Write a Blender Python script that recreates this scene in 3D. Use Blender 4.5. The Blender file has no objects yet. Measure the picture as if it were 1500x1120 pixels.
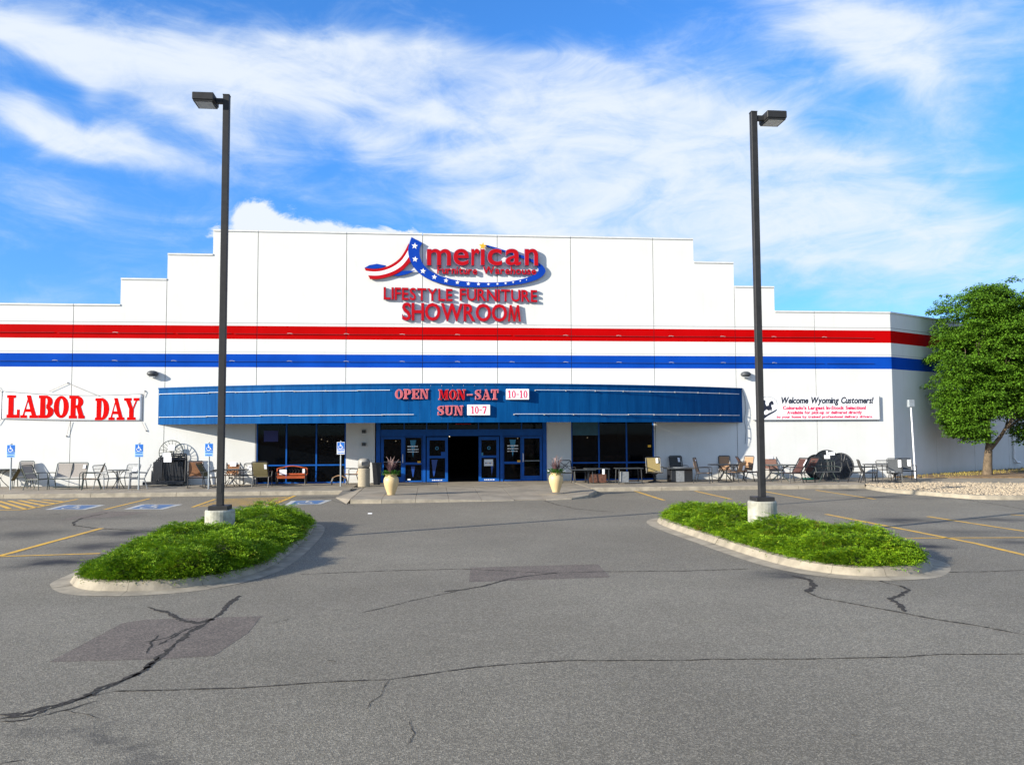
import bpy, bmesh, math, random
from math import sin, cos, pi, radians, atan2, asin, sqrt
from mathutils import Vector, Matrix
random.seed(7)
S = bpy.context.scene
COL = S.collection

# ------------------------------------------------------------------ camera
FPX, CAM = 1210.0, Vector((0, -36.45, 2.3))
PITCH, ROLL, YAW = 0.0602, -0.0049, 0.0981
Fw = Vector((sin(YAW)*cos(PITCH), cos(YAW)*cos(PITCH), sin(PITCH)))
Rt0 = Vector((cos(YAW), -sin(YAW), 0)); Up0 = Rt0.cross(Fw)
Rt = Rt0*cos(ROLL) + Up0*sin(ROLL); Up = -Rt0*sin(ROLL) + Up0*cos(ROLL)
cd = bpy.data.cameras.new('camera'); cam = bpy.data.objects.new('camera', cd); COL.objects.link(cam)
cd.sensor_width = 36; cd.lens = FPX/1500*36; cd.clip_end = 3000
cam.matrix_world = Matrix(((Rt.x, Up.x, -Fw.x, CAM.x), (Rt.y, Up.y, -Fw.y, CAM.y), (Rt.z, Up.z, -Fw.z, CAM.z), (0, 0, 0, 1)))
S.camera = cam
# surveying helpers: where a sight line meets the ground (height z) or a wall plane (depth y)
def ray(px, py): return Fw + Rt*((px-750)/FPX) - Up*((py-560)/FPX)
def gat(px, py, z=0.0):
    d = ray(px, py); return CAM + d*((z-CAM.z)/d.z)
def wat(px, py, y=0.0):
    d = ray(px, py); return CAM + d*((y-CAM.y)/d.y)

# ------------------------------------------------------------------ light
SUN = Vector((-2.08, -1.0, 0.79)).normalized()          # towards the sun
SKY_STRENGTH, SUN_POWER, EXPOSURE = 0.091, 4.4, 1.03
sd = bpy.data.lights.new('sun', 'SUN'); sun = bpy.data.objects.new('sun', sd); COL.objects.link(sun)
sd.energy = SUN_POWER; sd.angle = radians(0.5); sd.color = (1.0, 0.93, 0.80)
sun.rotation_euler = SUN.to_track_quat('Z', 'Y').to_euler(); sun.location = (-30, -20, 20)
S.view_settings.view_transform = 'Standard'; S.view_settings.look = 'None'
S.view_settings.exposure = EXPOSURE; S.view_settings.gamma = 1; S.view_settings.use_curve_mapping = False

class NT:
    """tiny shader-node calculator"""
    def __init__(s, tree): s.t = tree; s.n = tree.nodes; s.l = tree.links
    def node(s, typ, **kw):
        n = s.n.new(typ)
        for k, v in kw.items(): setattr(n, k, v)
        return n
    def put(s, sock, v):
        if isinstance(v, bpy.types.NodeSocket): s.l.new(v, sock)
        elif v is not None: sock.default_value = v
    def m(s, op, a, b=None, c=None, clamp=False):
        n = s.n.new('ShaderNodeMath'); n.operation = op; n.use_clamp = clamp
        for i, v in enumerate((a, b, c)): s.put(n.inputs[i], v)
        return n.outputs[0]
    def noise(s, vec, scale, detail=3, rough=.5, dist=0, lac=2.0):
        n = s.n.new('ShaderNodeTexNoise'); s.put(n.inputs['Vector'], vec)
        n.inputs['Scale'].default_value = scale; n.inputs['Detail'].default_value = detail
        n.inputs['Roughness'].default_value = rough; n.inputs['Distortion'].default_value = dist
        n.inputs['Lacunarity'].default_value = lac
        return n.outputs[0]
    def ramp(s, v, lo, hi, a=0.0, b=1.0, smooth=True):
        n = s.n.new('ShaderNodeMapRange'); n.interpolation_type = 'SMOOTHSTEP' if smooth else 'LINEAR'
        s.put(n.inputs[0], v); n.inputs[1].default_value = lo; n.inputs[2].default_value = hi
        n.inputs[3].default_value = a; n.inputs[4].default_value = b
        return n.outputs[0]
    def mix(s, f, a, b, blend='MIX'):
        n = s.n.new('ShaderNodeMix'); n.data_type = 'RGBA'; n.blend_type = blend; n.clamp_factor = True
        s.put(n.inputs[0], f); s.put(n.inputs[6], a); s.put(n.inputs[7], b)
        return n.outputs[2]

W = bpy.data.worlds.new('World'); S.world = W; W.use_nodes = True
W.node_tree.nodes.clear(); w = NT(W.node_tree)
sky = w.node('ShaderNodeTexSky'); sky.sky_type = 'NISHITA'; sky.sun_disc = False
sky.sun_elevation = asin(SUN.z); sky.sun_rotation = atan2(SUN.x, SUN.y)
sky.altitude = 1600; sky.air_density = 1.0; sky.dust_density = 0.3; sky.ozone_density = 3.0
hs = w.node('ShaderNodeHueSaturation'); hs.inputs['Saturation'].default_value = 1.0; hs.inputs['Value'].default_value = 1.0
w.l.new(sky.outputs[0], hs.inputs['Color'])
tc = w.node('ShaderNodeTexCoord'); dirv = tc.outputs['Generated']
sp = w.node('ShaderNodeSeparateXYZ'); w.l.new(dirv, sp.inputs[0])
az = w.m('ARCTAN2', sp.outputs[0], sp.outputs[1]); el = w.m('ARCSINE', sp.outputs[2])
# domain warp of the cloud field
wn = w.node('ShaderNodeTexNoise'); w.l.new(dirv, wn.inputs['Vector']); wn.inputs['Scale'].default_value = 5; wn.inputs['Detail'].default_value = 3
wv = w.node('ShaderNodeSeparateXYZ'); w.l.new(wn.outputs['Color'], wv.inputs[0])
azw = w.m('ADD', az, w.m('MULTIPLY', w.m('SUBTRACT', wv.outputs[0], .5), .16))
elw = w.m('ADD', el, w.m('MULTIPLY', w.m('SUBTRACT', wv.outputs[1], .5), .11))
def blob(px, py, rx, ry, ang, wt, src=(azw, elw)):
    d = ray(px, py).normalized(); a0, e0 = atan2(d.x, d.y), asin(d.z); th = radians(ang)
    da = w.m('SUBTRACT', src[0], a0); de = w.m('SUBTRACT', src[1], e0)
    u = w.m('ADD', w.m('MULTIPLY', da, cos(th)*FPX/rx), w.m('MULTIPLY', de, sin(th)*FPX/rx))
    v = w.m('ADD', w.m('MULTIPLY', da, -sin(th)*FPX/ry), w.m('MULTIPLY', de, cos(th)*FPX/ry))
    r2 = w.m('ADD', w.m('MULTIPLY', u, u), w.m('MULTIPLY', v, v))
    return w.m('MULTIPLY', w.m('EXPONENT', w.m('MULTIPLY', r2, -1.0)), wt)
mp = w.node('ShaderNodeMapping'); w.l.new(dirv, mp.inputs[0]); mp.inputs['Rotation'].default_value = (0, radians(13), 0); mp.inputs['Scale'].default_value = (1.0, 1.0, 3.4)
n1 = w.noise(mp.outputs[0], 4.2, 9, .62, .7)
mp2 = w.node('ShaderNodeMapping'); w.l.new(dirv, mp2.inputs[0]); mp2.inputs['Rotation'].default_value = (0, radians(18), 0); mp2.inputs['Scale'].default_value = (1.0, 1.0, 2.2)
n2 = w.noise(mp2.outputs[0], 11, 9, .66, .9)
CL = [(60, 60, 150, 22, -24, .45), (190, 105, 210, 36, -10, .62), (210, 140, 190, 30, -22, .68), (400, 110, 220, 40, -8, .66), (60, 178, 100, 20, -12, .62),
      (180, 222, 170, 20, -12, .66), (560, 125, 200, 44, -6, .74), (720, 130, 170, 52, -4, .86), (880, 120, 90, 50, 6, .95),
      (860, 215, 200, 70, -4, .9), (1010, 215, 130, 70, -20, .85), (1080, 300, 170, 60, -22, .78), (1230, 270, 110, 42, -16, .82), (1320, 340, 110, 40, 5, .58),
      (760, 322, 160, 26, -4, .78), (930, 330, 200, 34, -3, .78), (1240, 30, 110, 46, -16, .62), (1400, 40, 150, 42, -6, .66), (1360, 130, 70, 34, -30, .52),
      (1100, 360, 260, 46, 0, .5), (1250, 372, 90, 14, -6, .62), (560, 232, 180, 26, -14, .40), (740, 260, 160, 26, -8, .22), (60, 300, 160, 24, -14, .08), (1420, 400, 170, 60, 0, .40), (1440, 230, 60, 60, 0, .3)]
acc = None
for b in CL:
    x = blob(*b); acc = x if acc is None else w.m('ADD', acc, x)
away = w.ramp(w.m('ABSOLUTE', w.m('SUBTRACT', az, YAW)), .62, 1.0)      # broken high cloud out of view, thickened to add fill light
acc = w.m('ADD', acc, w.m('MULTIPLY', away, .52))
veil = w.ramp(w.noise(mp.outputs[0], 1.6, 4, .55, .5), .35, .68, .04, .30)
acc = w.m('MINIMUM', w.m('ADD', acc, veil), 1.0)
tex = w.m('ADD', w.m('MULTIPLY', n1, .6), w.m('MULTIPLY', n2, .4))
dens = w.ramp(w.m('ADD', w.m('MULTIPLY', acc, .80), w.m('MULTIPLY', w.m('SUBTRACT', tex, .5), 2.0)), .0, 1.02)
# low cumulus behind the roof
nz = w.noise(dirv, 34, 5, .55, .2)
azc = w.m('ADD', az, w.m('MULTIPLY', w.m('SUBTRACT', nz, .5), .05)); elc = w.m('ADD', el, w.m('MULTIPLY', w.m('SUBTRACT', n2, .5), .06))
cu = None
for b in [(372, 322, 46, 30, 0, 1.05), (450, 340, 90, 26, -6, 1.0), (560, 346, 90, 16, 0, .9), (330, 342, 40, 12, 0, .6)]:
    x = blob(*b, src=(azc, elc)); cu = x if cu is None else w.m('MAXIMUM', cu, x)
cud = w.m('MULTIPLY', w.ramp(cu, .30, .66), .97)
dens = w.m('MAXIMUM', w.m('MULTIPLY', dens, .93), cud)
K = 1.0/(SKY_STRENGTH*2**EXPOSURE)
hz = w.ramp(el, .02, .42)
skyc = w.mix(1.0, hs.outputs[0], w.mix(hz, (.50, .80, 1.08, 1), (.56, 1.16, 1.70, 1)), 'MULTIPLY')
cloudc = w.mix(dens, (.60*K, .78*K, 1.0*K, 1), (.90*K, .96*K, 1.03*K, 1))
bg = w.node('ShaderNodeBackground'); bg.inputs[1].default_value = SKY_STRENGTH
w.l.new(w.mix(dens, skyc, cloudc), bg.inputs[0])
wo = w.node('ShaderNodeOutputWorld'); w.l.new(bg.outputs[0], wo.inputs[0])

# ------------------------------------------------------------------ materials
def newmat(name):
    m = bpy.data.materials.new(name); m.use_nodes = True
    nt = NT(m.node_tree); b = m.node_tree.nodes['Principled BSDF']
    return m, nt, b
def geo(nt): return nt.node('ShaderNodeNewGeometry').outputs['Position']
def mat(name, col, rough=.6, var=.15, scale=6, metal=0, bump=0, bscale=60, spec=.5, emit=None):
    m, nt, b = newmat(name); p = geo(nt)
    n = nt.noise(p, scale, 5, .6)
    f = nt.ramp(n, .3, .7)
    a = tuple(c*(1-var) for c in col)+(1,); c2 = tuple(min(1, c*(1+var*.7)) for c in col)+(1,)
    nt.put(b.inputs['Base Color'], nt.mix(f, a, c2))
    b.inputs['Roughness'].default_value = rough; b.inputs['Metallic'].default_value = metal
    b.inputs['Specular IOR Level'].default_value = spec
    if bump:
        bn = nt.node('ShaderNodeBump'); bn.inputs['Strength'].default_value = bump; bn.inputs['Distance'].default_value = .01
        nt.put(bn.inputs['Height'], nt.noise(p, bscale, 4, .6)); nt.put(b.inputs['Normal'], bn.outputs[0])
    if emit:
        b.inputs['Emission Color'].default_value = (*emit[0], 1); b.inputs['Emission Strength'].default_value = emit[1]
    return m
M = {}
M['concrete'] = mat('concrete', (.25, .215, .165), .85, .22, 1.3, bump=.3, bscale=40)
M['kerb'] = mat('kerb_concrete', (.29, .25, .185), .85, .25, 3.0, bump=.4, bscale=50)
M['pedestal'] = mat('pedestal_concrete', (.36, .35, .29), .85, .3, 5, bump=.3)
M['tar'] = mat('tar', (.062, .057, .052), .95, .5, 25, spec=.05)
M['mulch'] = mat('mulch', (.10, .055, .03), .95, .5, 20, bump=.8, bscale=30)
M['dirt'] = mat('dirt', (.20, .125, .06), .95, .4, 4, bump=.8, bscale=30)
M['rock'] = mat('river_rock', (.36, .29, .20), .85, .35, 5)
M['bronze'] = mat('bronze_paint', (.025, .025, .026), .55, .15, 8, spec=.25)
M['glasslens'] = mat('lamp_lens', (.42, .44, .46), .15, .2, 4)
M['blueframe'] = mat('blue_frame_paint', (.006, .085, .36), .4, .15, 3, spec=.2)
M['coping'] = mat('coping_metal', (.62, .62, .60), .5, .08, 3)
M['redtube'] = mat('unlit_red_tube', (.22, .012, .012), .3, .1, 5)
M['bluetube'] = mat('unlit_blue_tube', (.01, .05, .25), .3, .1, 5)
M['whitetube'] = mat('white_tube', (.72, .76, .80), .3, .1, 5)
M['clip'] = mat('tube_clip', (.42, .40, .38), .5, .2, 9)
M['signred'] = mat('sign_red', (.42, .003, .008), .5, .08, 3, spec=.12)
M['signedge'] = mat('sign_edge', (.22, .16, .30), .6, .1, 3, spec=.1)
M['signpink'] = mat('faded_pink', (.50, .11, .13), .6, .15, 6, spec=.1)
M['signpinkedge'] = mat('faded_edge', (.62, .30, .33), .6, .1, 6, spec=.1)
M['signwhite'] = mat('sign_white', (.82, .82, .82), .45, .03, 3)
M['signblue'] = mat('sign_blue', (.004, .045, .34), .5, .06, 2, spec=.1)
M['signyellow'] = mat('sign_yellow', (.85, .42, .01), .4, .1, 5)
M['signcrimson'] = mat('print_crimson', (.70, .02, .10), .5, .05, 3)
M['labred'] = mat('banner_red_ink', (.60, .002, .002), .7, .08, 2, spec=.05)
M['ink'] = mat('banner_dark_ink', (.012, .014, .03), .5, .05, 3)
M['vinyl'] = mat('banner_vinyl', (.80, .80, .80), .4, .04, 1.5)
M['rope'] = mat('cord', (.45, .40, .36), .8, .1, 5)
M['adablue'] = mat('sign_face_blue', (.01, .14, .55), .4, .05, 3)
M['steel'] = mat('galvanised_steel', (.30, .33, .35), .4, .15, 10, metal=.3)
M['blackmetal'] = mat('black_metal', (.016, .017, .02), .4, .2, 10)
M['greenmetal'] = mat('dark_green_metal', (.04, .055, .05), .45, .2, 10)
M['greymetal'] = mat('grey_metal', (.20, .21, .22), .4, .2, 10)
M['darkslate'] = mat('dark_slate', (.05, .055, .06), .5, .3, 5)
M['midgrey'] = mat('mid_grey_mesh', (.055, .06, .065), .7, .15, 20)
M['greysling'] = mat('grey_sling', (.30, .27, .24), .9, .1, 30)
M['tansling'] = mat('tan_sling', (.36, .21, .115), .9, .1, 30)
M['rosebrown'] = mat('faded_rose_brown_sling', (.22, .115, .085), .9, .1, 30)
M['khaki'] = mat('khaki_sling', (.25, .19, .075), .9, .1, 30)
M['brownsling'] = mat('brown_sling', (.26, .12, .055), .9, .15, 20)
M['olivesling'] = mat('olive_sling', (.14, .115, .05), .9, .15, 20)
M['darkbrownsling'] = mat('dark_brown_sling', (.065, .026, .022), .9, .15, 20)
M['charcoalsling'] = mat('charcoal_sling', (.06, .058, .055), .9, .15, 20)
M['paper'] = mat('paper', (.80, .80, .82), .7, .03, 3)
M['orangewood'] = mat('orange_wood', (.42, .08, .018), .5, .2, 12)
M['can'] = mat('speckled_aggregate', (.35, .295, .205), .8, .25, 40, bump=.3)
M['canlid'] = mat('can_lid', (.28, .265, .235), .5, .1, 5)
M['urn'] = mat('cream_ceramic', (.58, .43, .22), .5, .07, 3)
M['stem'] = mat('grass_plume', (.26, .17, .15), .9, .2, 10)
M['plumedark'] = mat('grass_blade_maroon', (.10, .045, .05), .9, .3, 10)
M['flower'] = mat('white_petal', (.75, .72, .78), .7, .1, 9)
M['bark'] = mat('bark', (.13, .095, .06), .95, .35, 9, bump=1, bscale=18)
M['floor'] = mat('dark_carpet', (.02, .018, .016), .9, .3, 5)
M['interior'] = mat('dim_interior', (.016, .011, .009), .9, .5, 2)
M['teal'] = mat('teal_film', (.03, .22, .38), .5, .1, 5)
M['greenplastic'] = mat('green_plastic', (.01, .28, .14), .4, .1, 5)
M['shopred'] = mat('red_goods', (.30, .08, .03), .7, .5, 8)
M['fireplace'] = mat('brown_tile', (.12, .05, .03), .5, .5, 14)
M['weed'] = mat('dry_grass', (.30, .24, .05), .9, .3, 6)
M['roofing'] = mat('roofing', (.25, .25, .25), .9, .1, 1)

def mat_leaf(name, dark, mid, light, scale, brown=None):
    m, nt, b = newmat(name); p = geo(nt)
    f = nt.ramp(nt.noise(p, scale, 4, .6), .3, .72); g = nt.noise(p, scale*9, 2, .5)
    c = nt.mix(f, dark+(1,), mid+(1,)); c = nt.mix(nt.ramp(g, .5, .78), c, light+(1,))
    if brown: c = nt.mix(nt.ramp(nt.noise(p, 2.3, 3, .6, .4), .62, .74, 0, .75), c, brown+(1,))
    nt.put(b.inputs['Base Color'], c); b.inputs['Roughness'].default_value = .7; b.inputs['Specular IOR Level'].default_value = .25
    tr = nt.node('ShaderNodeBsdfTranslucent'); nt.put(tr.inputs[0], c)
    mx = nt.node('ShaderNodeMixShader'); mx.inputs[0].default_value = .16
    out = nt.n['Material Output']; nt.l.new(b.outputs[0], mx.inputs[1]); nt.l.new(tr.outputs[0], mx.inputs[2]); nt.l.new(mx.outputs[0], out.inputs[0])
    return m
M['juniper'] = mat_leaf('juniper_scale_leaf', (.055, .135, .003), (.18, .33, .006), (.38, .47, .012), 2.2, (.26, .14, .03))
M['junipershade'] = mat('juniper_inner_shade', (.035, .04, .012), .95, .5, 8)  # dark brownish green standing in for the shade inside the shrub
M['treeleaf'] = mat_leaf('tree_leaf', (.050, .125, .006), (.095, .215, .010), (.17, .31, .02), .9)
M['potleaf'] = mat_leaf('pot_leaf', (.03, .10, .01), (.06, .2, .02), (.1, .3, .04), 6)

# painted precast wall with the two stripes (paint follows the wall's own height)
def mk_wall():
    m, nt, b = newmat('painted_precast'); p = geo(nt)
    s = nt.node('ShaderNodeSeparateXYZ'); nt.l.new(p, s.inputs[0]); z = s.outputs[2]
    def band(a, c): return nt.m('MULTIPLY', nt.m('GREATER_THAN', z, a), nt.m('LESS_THAN', z, c))
    n = nt.ramp(nt.noise(p, .8, 6, .6), .3, .7); n2 = nt.noise(p, 24, 3, .6)
    mpn = nt.node('ShaderNodeMapping'); nt.l.new(p, mpn.inputs[0]); mpn.inputs['Scale'].default_value = (2.2, 2.2, .16)
    streak = nt.ramp(nt.noise(mpn.outputs[0], 2.4, 5, .6), .50, .8, 0, .24)
    base = nt.mix(n, (.64, .64, .61, 1), (.68, .68, .66, 1)); base = nt.mix(streak, base, (.5, .5, .47, 1))
    foot = nt.m('MULTIPLY', nt.ramp(z, .15, .55, 1, 0), nt.ramp(n2, .35, .7, .1, .5))
    base = nt.mix(foot, base, (.42, .38, .32, 1))
    red = nt.mix(n, (.40, .001, .001, 1), (.46, .001, .002, 1)); blu = nt.mix(n, (.003, .052, .34, 1), (.004, .066, .42, 1))
    c = nt.mix(band(6.37, 6.948), base, red); c = nt.mix(band(5.149, 5.723), c, blu)
    c = nt.mix(band(7.06, 7.085), c, (.3, .3, .3, 1)); c = nt.mix(band(5.80, 5.82), c, (.4, .4, .4, 1))
    nt.put(b.inputs['Base Color'], c); b.inputs['Roughness'].default_value = .7; b.inputs['Specular IOR Level'].default_value = .03
    bn = nt.node('ShaderNodeBump'); bn.inputs['Strength'].default_value = .35; bn.inputs['Distance'].default_value = .006
    nt.put(bn.inputs['Height'], n2); nt.put(b.inputs['Normal'], bn.outputs[0])
    return m
M['wall'] = mk_wall()
M['joint'] = mat('joint_sealant', (.09, .09, .09), .8, .1, 5)
def mk_canopy():
    m, nt, b = newmat('weathered_blue_panel'); p = geo(nt)
    mpn = nt.node('ShaderNodeMapping'); nt.l.new(p, mpn.inputs[0]); mpn.inputs['Scale'].default_value = (3, 3, .3)
    n = nt.ramp(nt.noise(mpn.outputs[0], 1.6, 6, .65), .3, .75)
    c = nt.mix(n, (.001, .052, .18, 1), (.003, .080, .25, 1))
    nt.put(b.inputs['Base Color'], c); b.inputs['Roughness'].default_value = .6; b.inputs['Specular IOR Level'].default_value = .05
    return m
M['canopy'] = mk_canopy()
def mk_glass():
    m, nt, b = newmat('tinted_glass')
    b.inputs['Base Color'].default_value = (.002, .003, .005, 1); b.inputs['Roughness'].default_value = .03
    b.inputs['Specular IOR Level'].default_value = .16; b.inputs['Alpha'].default_value = .6
    return m
M['glass'] = mk_glass()
def mk_asphalt():
    m, nt, b = newmat('worn_asphalt'); p = geo(nt)
    s = nt.node('ShaderNodeSeparateXYZ'); nt.l.new(p, s.inputs[0])
    big = nt.ramp(nt.noise(p, .16, 5, .6, .3), .3, .72); mid = nt.ramp(nt.noise(p, 1.1, 5, .65), .3, .7)
    c = nt.mix(big, (.168, .150, .118, 1), (.226, .204, .161, 1)); c = nt.mix(nt.m('MULTIPLY', mid, .35), c, (.160, .142, .108, 1))
    v = nt.node('ShaderNodeTexVoronoi'); v.inputs['Scale'].default_value = 80; nt.l.new(p, v.inputs['Vector'])
    hsv = nt.node('ShaderNodeSeparateColor'); nt.l.new(v.outputs['Color'], hsv.inputs[0])
    st = nt.m('POWER', hsv.outputs[0], 2.2)
    g1 = nt.ramp(st, 0, 1, .70, 1.6, False); g2 = nt.ramp(nt.noise(p, 190, 2, .7), .25, .75, .78, 1.24, False)
    grain = nt.m('MULTIPLY', g1, g2)
    c = nt.mix(1.0, c, nt.comb(grain) if False else grain, 'MULTIPLY')
    yellow = nt.ramp(nt.noise(p, 5, 5, .7), .56, .8, 0, .16); c = nt.mix(yellow, c, (.27, .24, .12, 1))
    # oil drips where engines stand
    wz = nt.noise(p, 1.7, 4, .6); ox = nt.m('ADD', s.outputs[0], nt.m('MULTIPLY', nt.m('SUBTRACT', wz, .5), .9))
    oy = nt.m('ADD', s.outputs[1], nt.m('MULTIPLY', nt.m('SUBTRACT', mid, .5), .5))
    oil = None
    for (px, py, rx, ry, wt) in [(40, 782, .75, .75, .5), (185, 780, .8, .7, .72), (145, 799, .6, .65, .65), (88, 822, .62, .6, .85), (15, 760, 1.5, .6, .25), (1322, 762, .9, .6, .65),
                                 (1356, 800, .55, .45, .8), (1405, 780, 1.0, .5, .3), (1460, 761, .9, .5, .5), (1495, 794, .5, .4, .5), (1360, 730, .9, .6, .25), (1240, 717.5, .8, .3, .6),
                                 (1290, 728, 1.1, .5, .4), (150, 757, 2.0, 1.2, .25), (60, 1062, .3, .08, .22), (125, 1070, .26, .08, .28), (168, 1080, .2, .10, .36), (198, 1097, .18, .12, .38), (222, 1118, .2, .12, .36), (1150, 842, .5, .3, .5), (470, 728, 1.0, .35, .4), (880, 716.6, 2.2, .22, .6)]:
        g = gat(px, py)
        u = nt.m('MULTIPLY', nt.m('SUBTRACT', ox, g.x), 1/rx); vv = nt.m('MULTIPLY', nt.m('SUBTRACT', oy, g.y), 1/ry)
        e = nt.m('MULTIPLY', nt.m('EXPONENT', nt.m('MULTIPLY', nt.m('ADD', nt.m('MULTIPLY', u, u), nt.m('MULTIPLY', vv, vv)), -1)), wt)
        oil = e if oil is None else nt.m('MAXIMUM', oil, e)
    c = nt.mix(nt.m('MULTIPLY', oil, 1.35, clamp=True), c, (.026, .026, .03, 1))
    nt.put(b.inputs['Base Color'], c); b.inputs['Roughness'].default_value = .85; b.inputs['Specular IOR Level'].default_value = .25
    bn = nt.node('ShaderNodeBump'); bn.inputs['Strength'].default_value = .6; bn.inputs['Distance'].default_value = .006
    nt.put(bn.inputs['Height'], nt.m('ADD', v.outputs['Distance'], g2)); nt.put(b.inputs['Normal'], bn.outputs[0])
    return m
M['asphalt'] = mk_asphalt()
def mk_patch():
    m, nt, b = newmat('patched_asphalt'); p = geo(nt)
    c = nt.mix(nt.ramp(nt.noise(p, 1.5, 5, .6), .3, .7), (.108, .087, .069, 1), (.142, .115, .091, 1))
    v = nt.node('ShaderNodeTexVoronoi'); v.inputs['Scale'].default_value = 70; nt.l.new(p, v.inputs['Vector'])
    sc_ = nt.node('ShaderNodeSeparateColor'); nt.l.new(v.outputs['Color'], sc_.inputs[0])
    g2 = nt.m('MULTIPLY', nt.ramp(nt.m('POWER', sc_.outputs[0], 2.2), 0, 1, .65, 1.7, False), nt.ramp(nt.noise(p, 160, 2, .7), .25, .75, .7, 1.3, False))
    dk = nt.ramp(nt.noise(p, 6, 5, .7), .5, .75, 0, .5); c = nt.mix(dk, c, (.06, .052, .045, 1))
    nt.put(b.inputs['Base Color'], nt.mix(1.0, c, g2, 'MULTIPLY')); b.inputs['Roughness'].default_value = .85
    return m
M['patch'] = mk_patch()
def mk_paint(name, col, wear=.5):
    m, nt, b = newmat(name); p = geo(nt)
    f = nt.ramp(nt.m('ADD', nt.m('MULTIPLY', nt.noise(p, 3, 5, .65), .6), nt.m('MULTIPLY', nt.noise(p, 45, 3, .7), .4)), .5-.12*wear*2, .62, 0, wear)
    nt.put(b.inputs['Base Color'], nt.mix(f, col+(1,), (.14, .135, .125, 1))); b.inputs['Roughness'].default_value = .8
    return m
M['yellow'] = mk_paint('road_yellow', (.72, .40, .02), .5)
M['roadwhite'] = mk_paint('road_white', (.50, .50, .48), .5)
M['roadblue'] = mk_paint('road_blue', (.03, .13, .32), .5)

# ------------------------------------------------------------------ mesh helpers
class MB:
    def __init__(s): s.v = []; s.f = []
    def add(s, vs, fs):
        o = len(s.v); s.v += [tuple(v) for v in vs]; s.f += [tuple(i+o for i in f) for f in fs]; return s
    def box(s, x0, x1, y0, y1, z0, z1, T=None):
        vs = [Vector((x, y, z)) for z in (z0, z1) for y in (y0, y1) for x in (x0, x1)]
        if T: vs = [T @ v for v in vs]
        return s.add(vs, [(0, 2, 3, 1), (4, 5, 7, 6), (0, 1, 5, 4), (2, 6, 7, 3), (0, 4, 6, 2), (1, 3, 7, 5)])
    def tube(s, pts, r, n=6, closed=False, r2=None):
        pts = [Vector(p) for p in pts]; N = len(pts); rings = []
        for i, p in enumerate(pts):
            a = pts[(i-1) % N] if (closed or i) else p; b = pts[(i+1) % N] if (closed or i < N-1) else p
            t = (b-a).normalized() if (b-a).length > 1e-9 else Vector((0, 0, 1))
            u = t.cross(Vector((0, 0, 1)) if abs(t.z) < .9 else Vector((1, 0, 0))).normalized(); w_ = t.cross(u)
            rr = r if r2 is None else r+(r2-r)*i/(N-1)
            rings.append([p+u*cos(2*pi*k/n)*rr+w_*sin(2*pi*k/n)*rr for k in range(n)])
        fs = []
        for i in range(N if closed else N-1):
            j = (i+1) % N
            for k in range(n): fs.append((i*n+k, i*n+(k+1) % n, j*n+(k+1) % n, j*n+k))
        if not closed: fs += [tuple(range(n-1, -1, -1)), tuple((N-1)*n+k for k in range(n))]
        return s.add([v for R_ in rings for v in R_], fs)
    def lathe(s, prof, n=24, c=(0, 0, 0)):
        vs = [(c[0]+r*cos(2*pi*k/n), c[1]+r*sin(2*pi*k/n), c[2]+z) for r, z in prof for k in range(n)]
        fs = [(i*n+k, i*n+(k+1) % n, (i+1)*n+(k+1) % n, (i+1)*n+k) for i in range(len(prof)-1) for k in range(n)]
        fs += [tuple(range(n-1, -1, -1)), tuple((len(prof)-1)*n+k for k in range(n))]
        return s.add(vs, fs)
    def prism(s, poly, y0, y1):
        """outline in x-z, front at y0 (towards the camera) back at y1"""
        n = len(poly); vs = [(x, y0, z) for x, z in poly]+[(x, y1, z) for x, z in poly]
        return s.add(vs, [tuple(range(n)), tuple(range(2*n-1, n-1, -1))]+[(i, i+n, (i+1) % n+n, (i+1) % n) for i in range(n)])
    def slab(s, poly, z0, z1):
        n = len(poly); vs = [(p[0], p[1], z1) for p in poly]+[(p[0], p[1], z0) for p in poly]
        return s.add(vs, [tuple(range(n)), tuple(range(2*n-1, n-1, -1))]+[(i, i+n, (i+1) % n+n, (i+1) % n) for i in range(n)])
    def strip(s, A, B, y0, y1):
        """band between two equally long outlines, as quads with thickness"""
        n = len(A); vs = []
        for a, b in zip(A, B): vs += [(a[0], y0, a[1]), (b[0], y0, b[1]), (a[0], y1, a[1]), (b[0], y1, b[1])]
        fs = []
        for i in range(n-1):
            o, q = 4*i, 4*i+4
            fs += [(o, o+1, q+1, q), (o+2, q+2, q+3, o+3), (o, q, q+2, o+2), (o+1, o+3, q+3, q+1)]
        fs += [(0, 2, 3, 1), (4*n-4, 4*n-3, 4*n-1, 4*n-2)]
        return s.add(vs, fs)
    def build(s, name, m, parent=None, smooth=False, fix=True):
        me = bpy.data.meshes.new(name); me.from_pydata(s.v, [], s.f)
        if fix:
            bm = bmesh.new(); bm.from_mesh(me)
            bmesh.ops.triangulate(bm, faces=[f for f in bm.faces if len(f.verts) > 4])
            bmesh.ops.recalc_face_normals(bm, faces=bm.faces); bm.to_mesh(me); bm.free()
        me.materials.append(m)
        if smooth: me.shade_smooth()
        o = bpy.data.objects.new(name, me); COL.objects.link(o)
        if parent: o.parent = parent
        return o
def bev(o, wd=.01, seg=1):
    b = o.modifiers.new('bevel', 'BEVEL'); b.width = wd; b.segments = seg; b.limit_method = 'ANGLE'; return o
def tag(o, label=None, cat=None, group=None, kind=None):
    if label: o['label'] = label
    if cat: o['category'] = cat
    if group: o['group'] = group
    if kind: o['kind'] = kind
    return o
def empty(name, loc=(0, 0, 0), rz=0):
    o = bpy.data.objects.new(name, None); COL.objects.link(o); o.location = loc; o.rotation_euler.z = rz
    o.empty_display_size = .2; return o
KIDS = {}
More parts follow.
